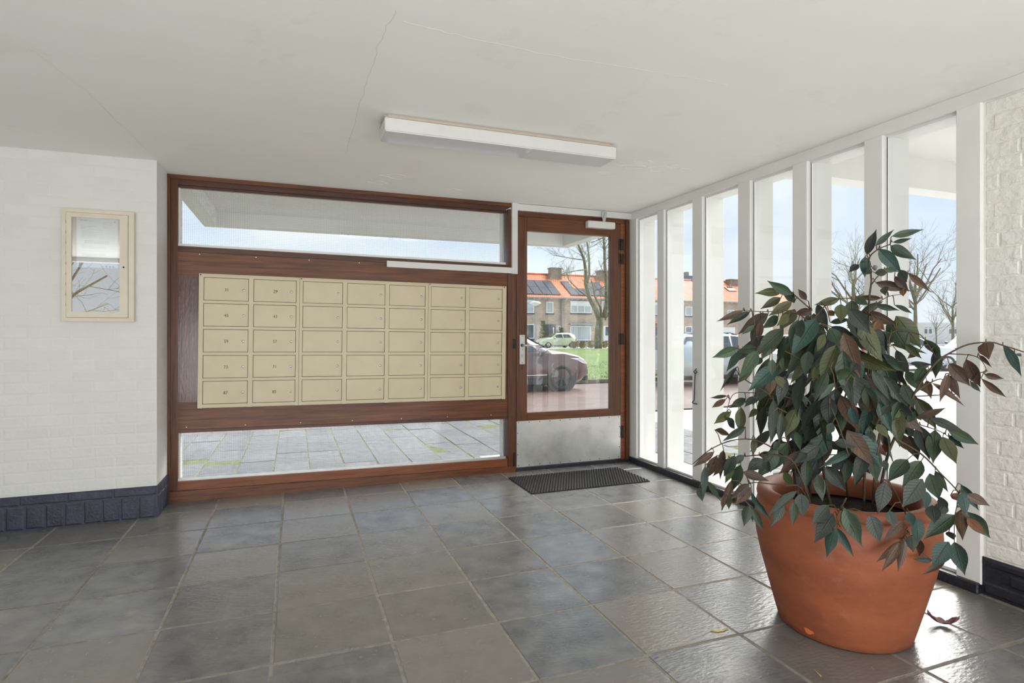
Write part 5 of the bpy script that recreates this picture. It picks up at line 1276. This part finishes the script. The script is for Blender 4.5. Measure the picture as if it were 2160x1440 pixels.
        if rails: obj('roof_rail', MB().tube([(rw[1] - .1, s * h * .66, lerpn(top, rw[1]) + .01), (rw[1] + .15, s * h * .66, lerpn(top, rw[1]) + .07), (min(ws) - .35, s * h * .66, lerpn(top, min(ws)) + .06), (min(ws) - .1, s * h * .66, lerpn(top, min(ws)))], .018, 6), 'cladding', t, local=True)
    nz = lerpn(top, Lc / 2)
    obj('grille', MB().box(Lc / 2 - .03, Lc / 2 + .012, -h * .45, h * .45, nz - .16, nz - .05), 'cladding', t, local=True)
    obj('bumper', MB().bevbox(Lc / 2 - .14, Lc / 2 + .045, -h * .74, h * .74, .24, .40, .03), 'cladding' if clad else paint, t, local=True)
    obj('bumper', MB().bevbox(-Lc / 2 - .03, -Lc / 2 + .14, -h * .74, h * .74, .28, .46, .03), 'cladding' if clad else paint, t, local=True)
    obj('number_plate', MB().box(Lc / 2 + .044, Lc / 2 + .052, -.26, .26, .40, .51), 'straw', t, local=True)
    return t
# dark brown crossover parked outside the door
suv_top = [(-2.08, .62), (-2.02, .95), (-1.72, 1.40), (-1.35, 1.52), (-.5, 1.555), (.15, 1.50), (.95, 1.06), (1.35, 1.01), (1.72, .93), (1.94, .83), (2.04, .72), (2.08, .58)]
w = at_y(1186, 800, 13.25)
car('parked_car', 'dark brown crossover car parked at the kerb behind the door glass', (w.x - 1.25, 13.25 + .87, GZ), 0, 'paint_brown', 4.16, 1.74, suv_top, .98, .335, .83, 2.54,
    [[(-1.45, 1.02), (-.52, 1.01), (-.52, 1.44), (-1.05, 1.44)], [(-.46, 1.01), (.62, 1.02), (.18, 1.40), (-.46, 1.45)], [(.66, 1.03), (.86, 1.03), (.66, 1.14)]], 'rim_dark', (.93, .17), (-2.0, -1.6), clad=True)
hat_top = [(-1.88, .60), (-1.84, .92), (-1.66, 1.28), (-1.3, 1.40), (-.4, 1.42), (.15, 1.37), (.82, .98), (1.3, .90), (1.70, .76), (1.88, .58)]
hp = at_y(1172, 733, 50.0)
car('parked_car', 'small pale green hatchback parked in front of the terraced houses', (hp.x, 50.0, FZ), PI, 'paint_green', 3.76, 1.64, hat_top, .92, .285, .76, 2.46,
    [[(-1.35, .96), (-.50, .95), (-.45, 1.30), (-1.10, 1.29)], [(-.40, .95), (.62, .97), (.15, 1.28), (-.36, 1.31)]], 'rim_silver', (.80, .17), (-1.82, -1.5))
est_top = [(-2.2, .62), (-2.16, .95), (-1.95, 1.38), (-1.6, 1.47), (-.3, 1.50), (.25, 1.44), (1.05, .98), (1.6, .90), (2.05, .78), (2.2, .58)]
e0 = at_depth(1374, 704, 17.2)
car('parked_car', 'silver estate car with roof rails seen through the side panes', (e0.x + 2.05, 14.08, GZ), 0, 'paint_silver', 4.4, 1.72, est_top, .95, .31, .85, 2.6,
    [[(-2.0, 1.0), (-1.10, .98), (-1.10, 1.38), (-1.72, 1.38)], [(-1.04, .98), (-.22, .97), (-.22, 1.40), (-1.04, 1.39)], [(-.16, .97), (.82, .98), (.28, 1.37), (-.16, 1.41)]], 'rim_silver', (1.02, .27), (-2.15, -1.85), rails=True)
wc = at_depth(1672, 704, 21.0)
car('parked_car', 'white hatchback facing the hall behind the plant leaves', (wc.x, wc.y, GZ - .03), math.radians(215), 'paint_white', 3.9, 1.70, [(x * 1.037, z * 1.03) for x, z in hat_top], .95, .30, .8, 2.5,
    [[(-1.35, .99), (-.50, .98), (-.45, 1.33), (-1.10, 1.32)], [(-.40, .98), (.62, 1.0), (.15, 1.31), (-.36, 1.34)]], 'rim_silver', (.83, .17), (-1.86, -1.55))
wc2 = at_depth(1905, 704, 24.0)
car('parked_car', 'white car parked under the bare tree in the rightmost pane', (wc2.x, wc2.y, GZ - .03), math.radians(-25), 'paint_white', 4.1, 1.72, [(x * 1.09, z * 1.06) for x, z in hat_top], .98, .31, .83, 2.58,
    [[(-1.45, 1.03), (-.50, 1.02), (-.45, 1.37), (-1.15, 1.36)], [(-.40, 1.02), (.68, 1.03), (.2, 1.35), (-.36, 1.38)]], 'rim_silver', (.88, .2), (-1.95, -1.65))
dc2 = at_depth(2050, 704, 30.0)
car('parked_car', 'grey-blue car with pale windscreen beside the rightmost post', (dc2.x, dc2.y, GZ - .03), math.radians(200), 'paint_blue', 4.2, 1.74, [(x * 1.12, z * 1.05) for x, z in hat_top], .98, .31, .84, 2.6,
    [[(-1.45, 1.03), (-.50, 1.02), (-.45, 1.37), (-1.15, 1.36)], [(-.40, 1.02), (.68, 1.03), (.2, 1.35), (-.36, 1.38)]], 'rim_silver', (.9, .2), (-1.98, -1.68))
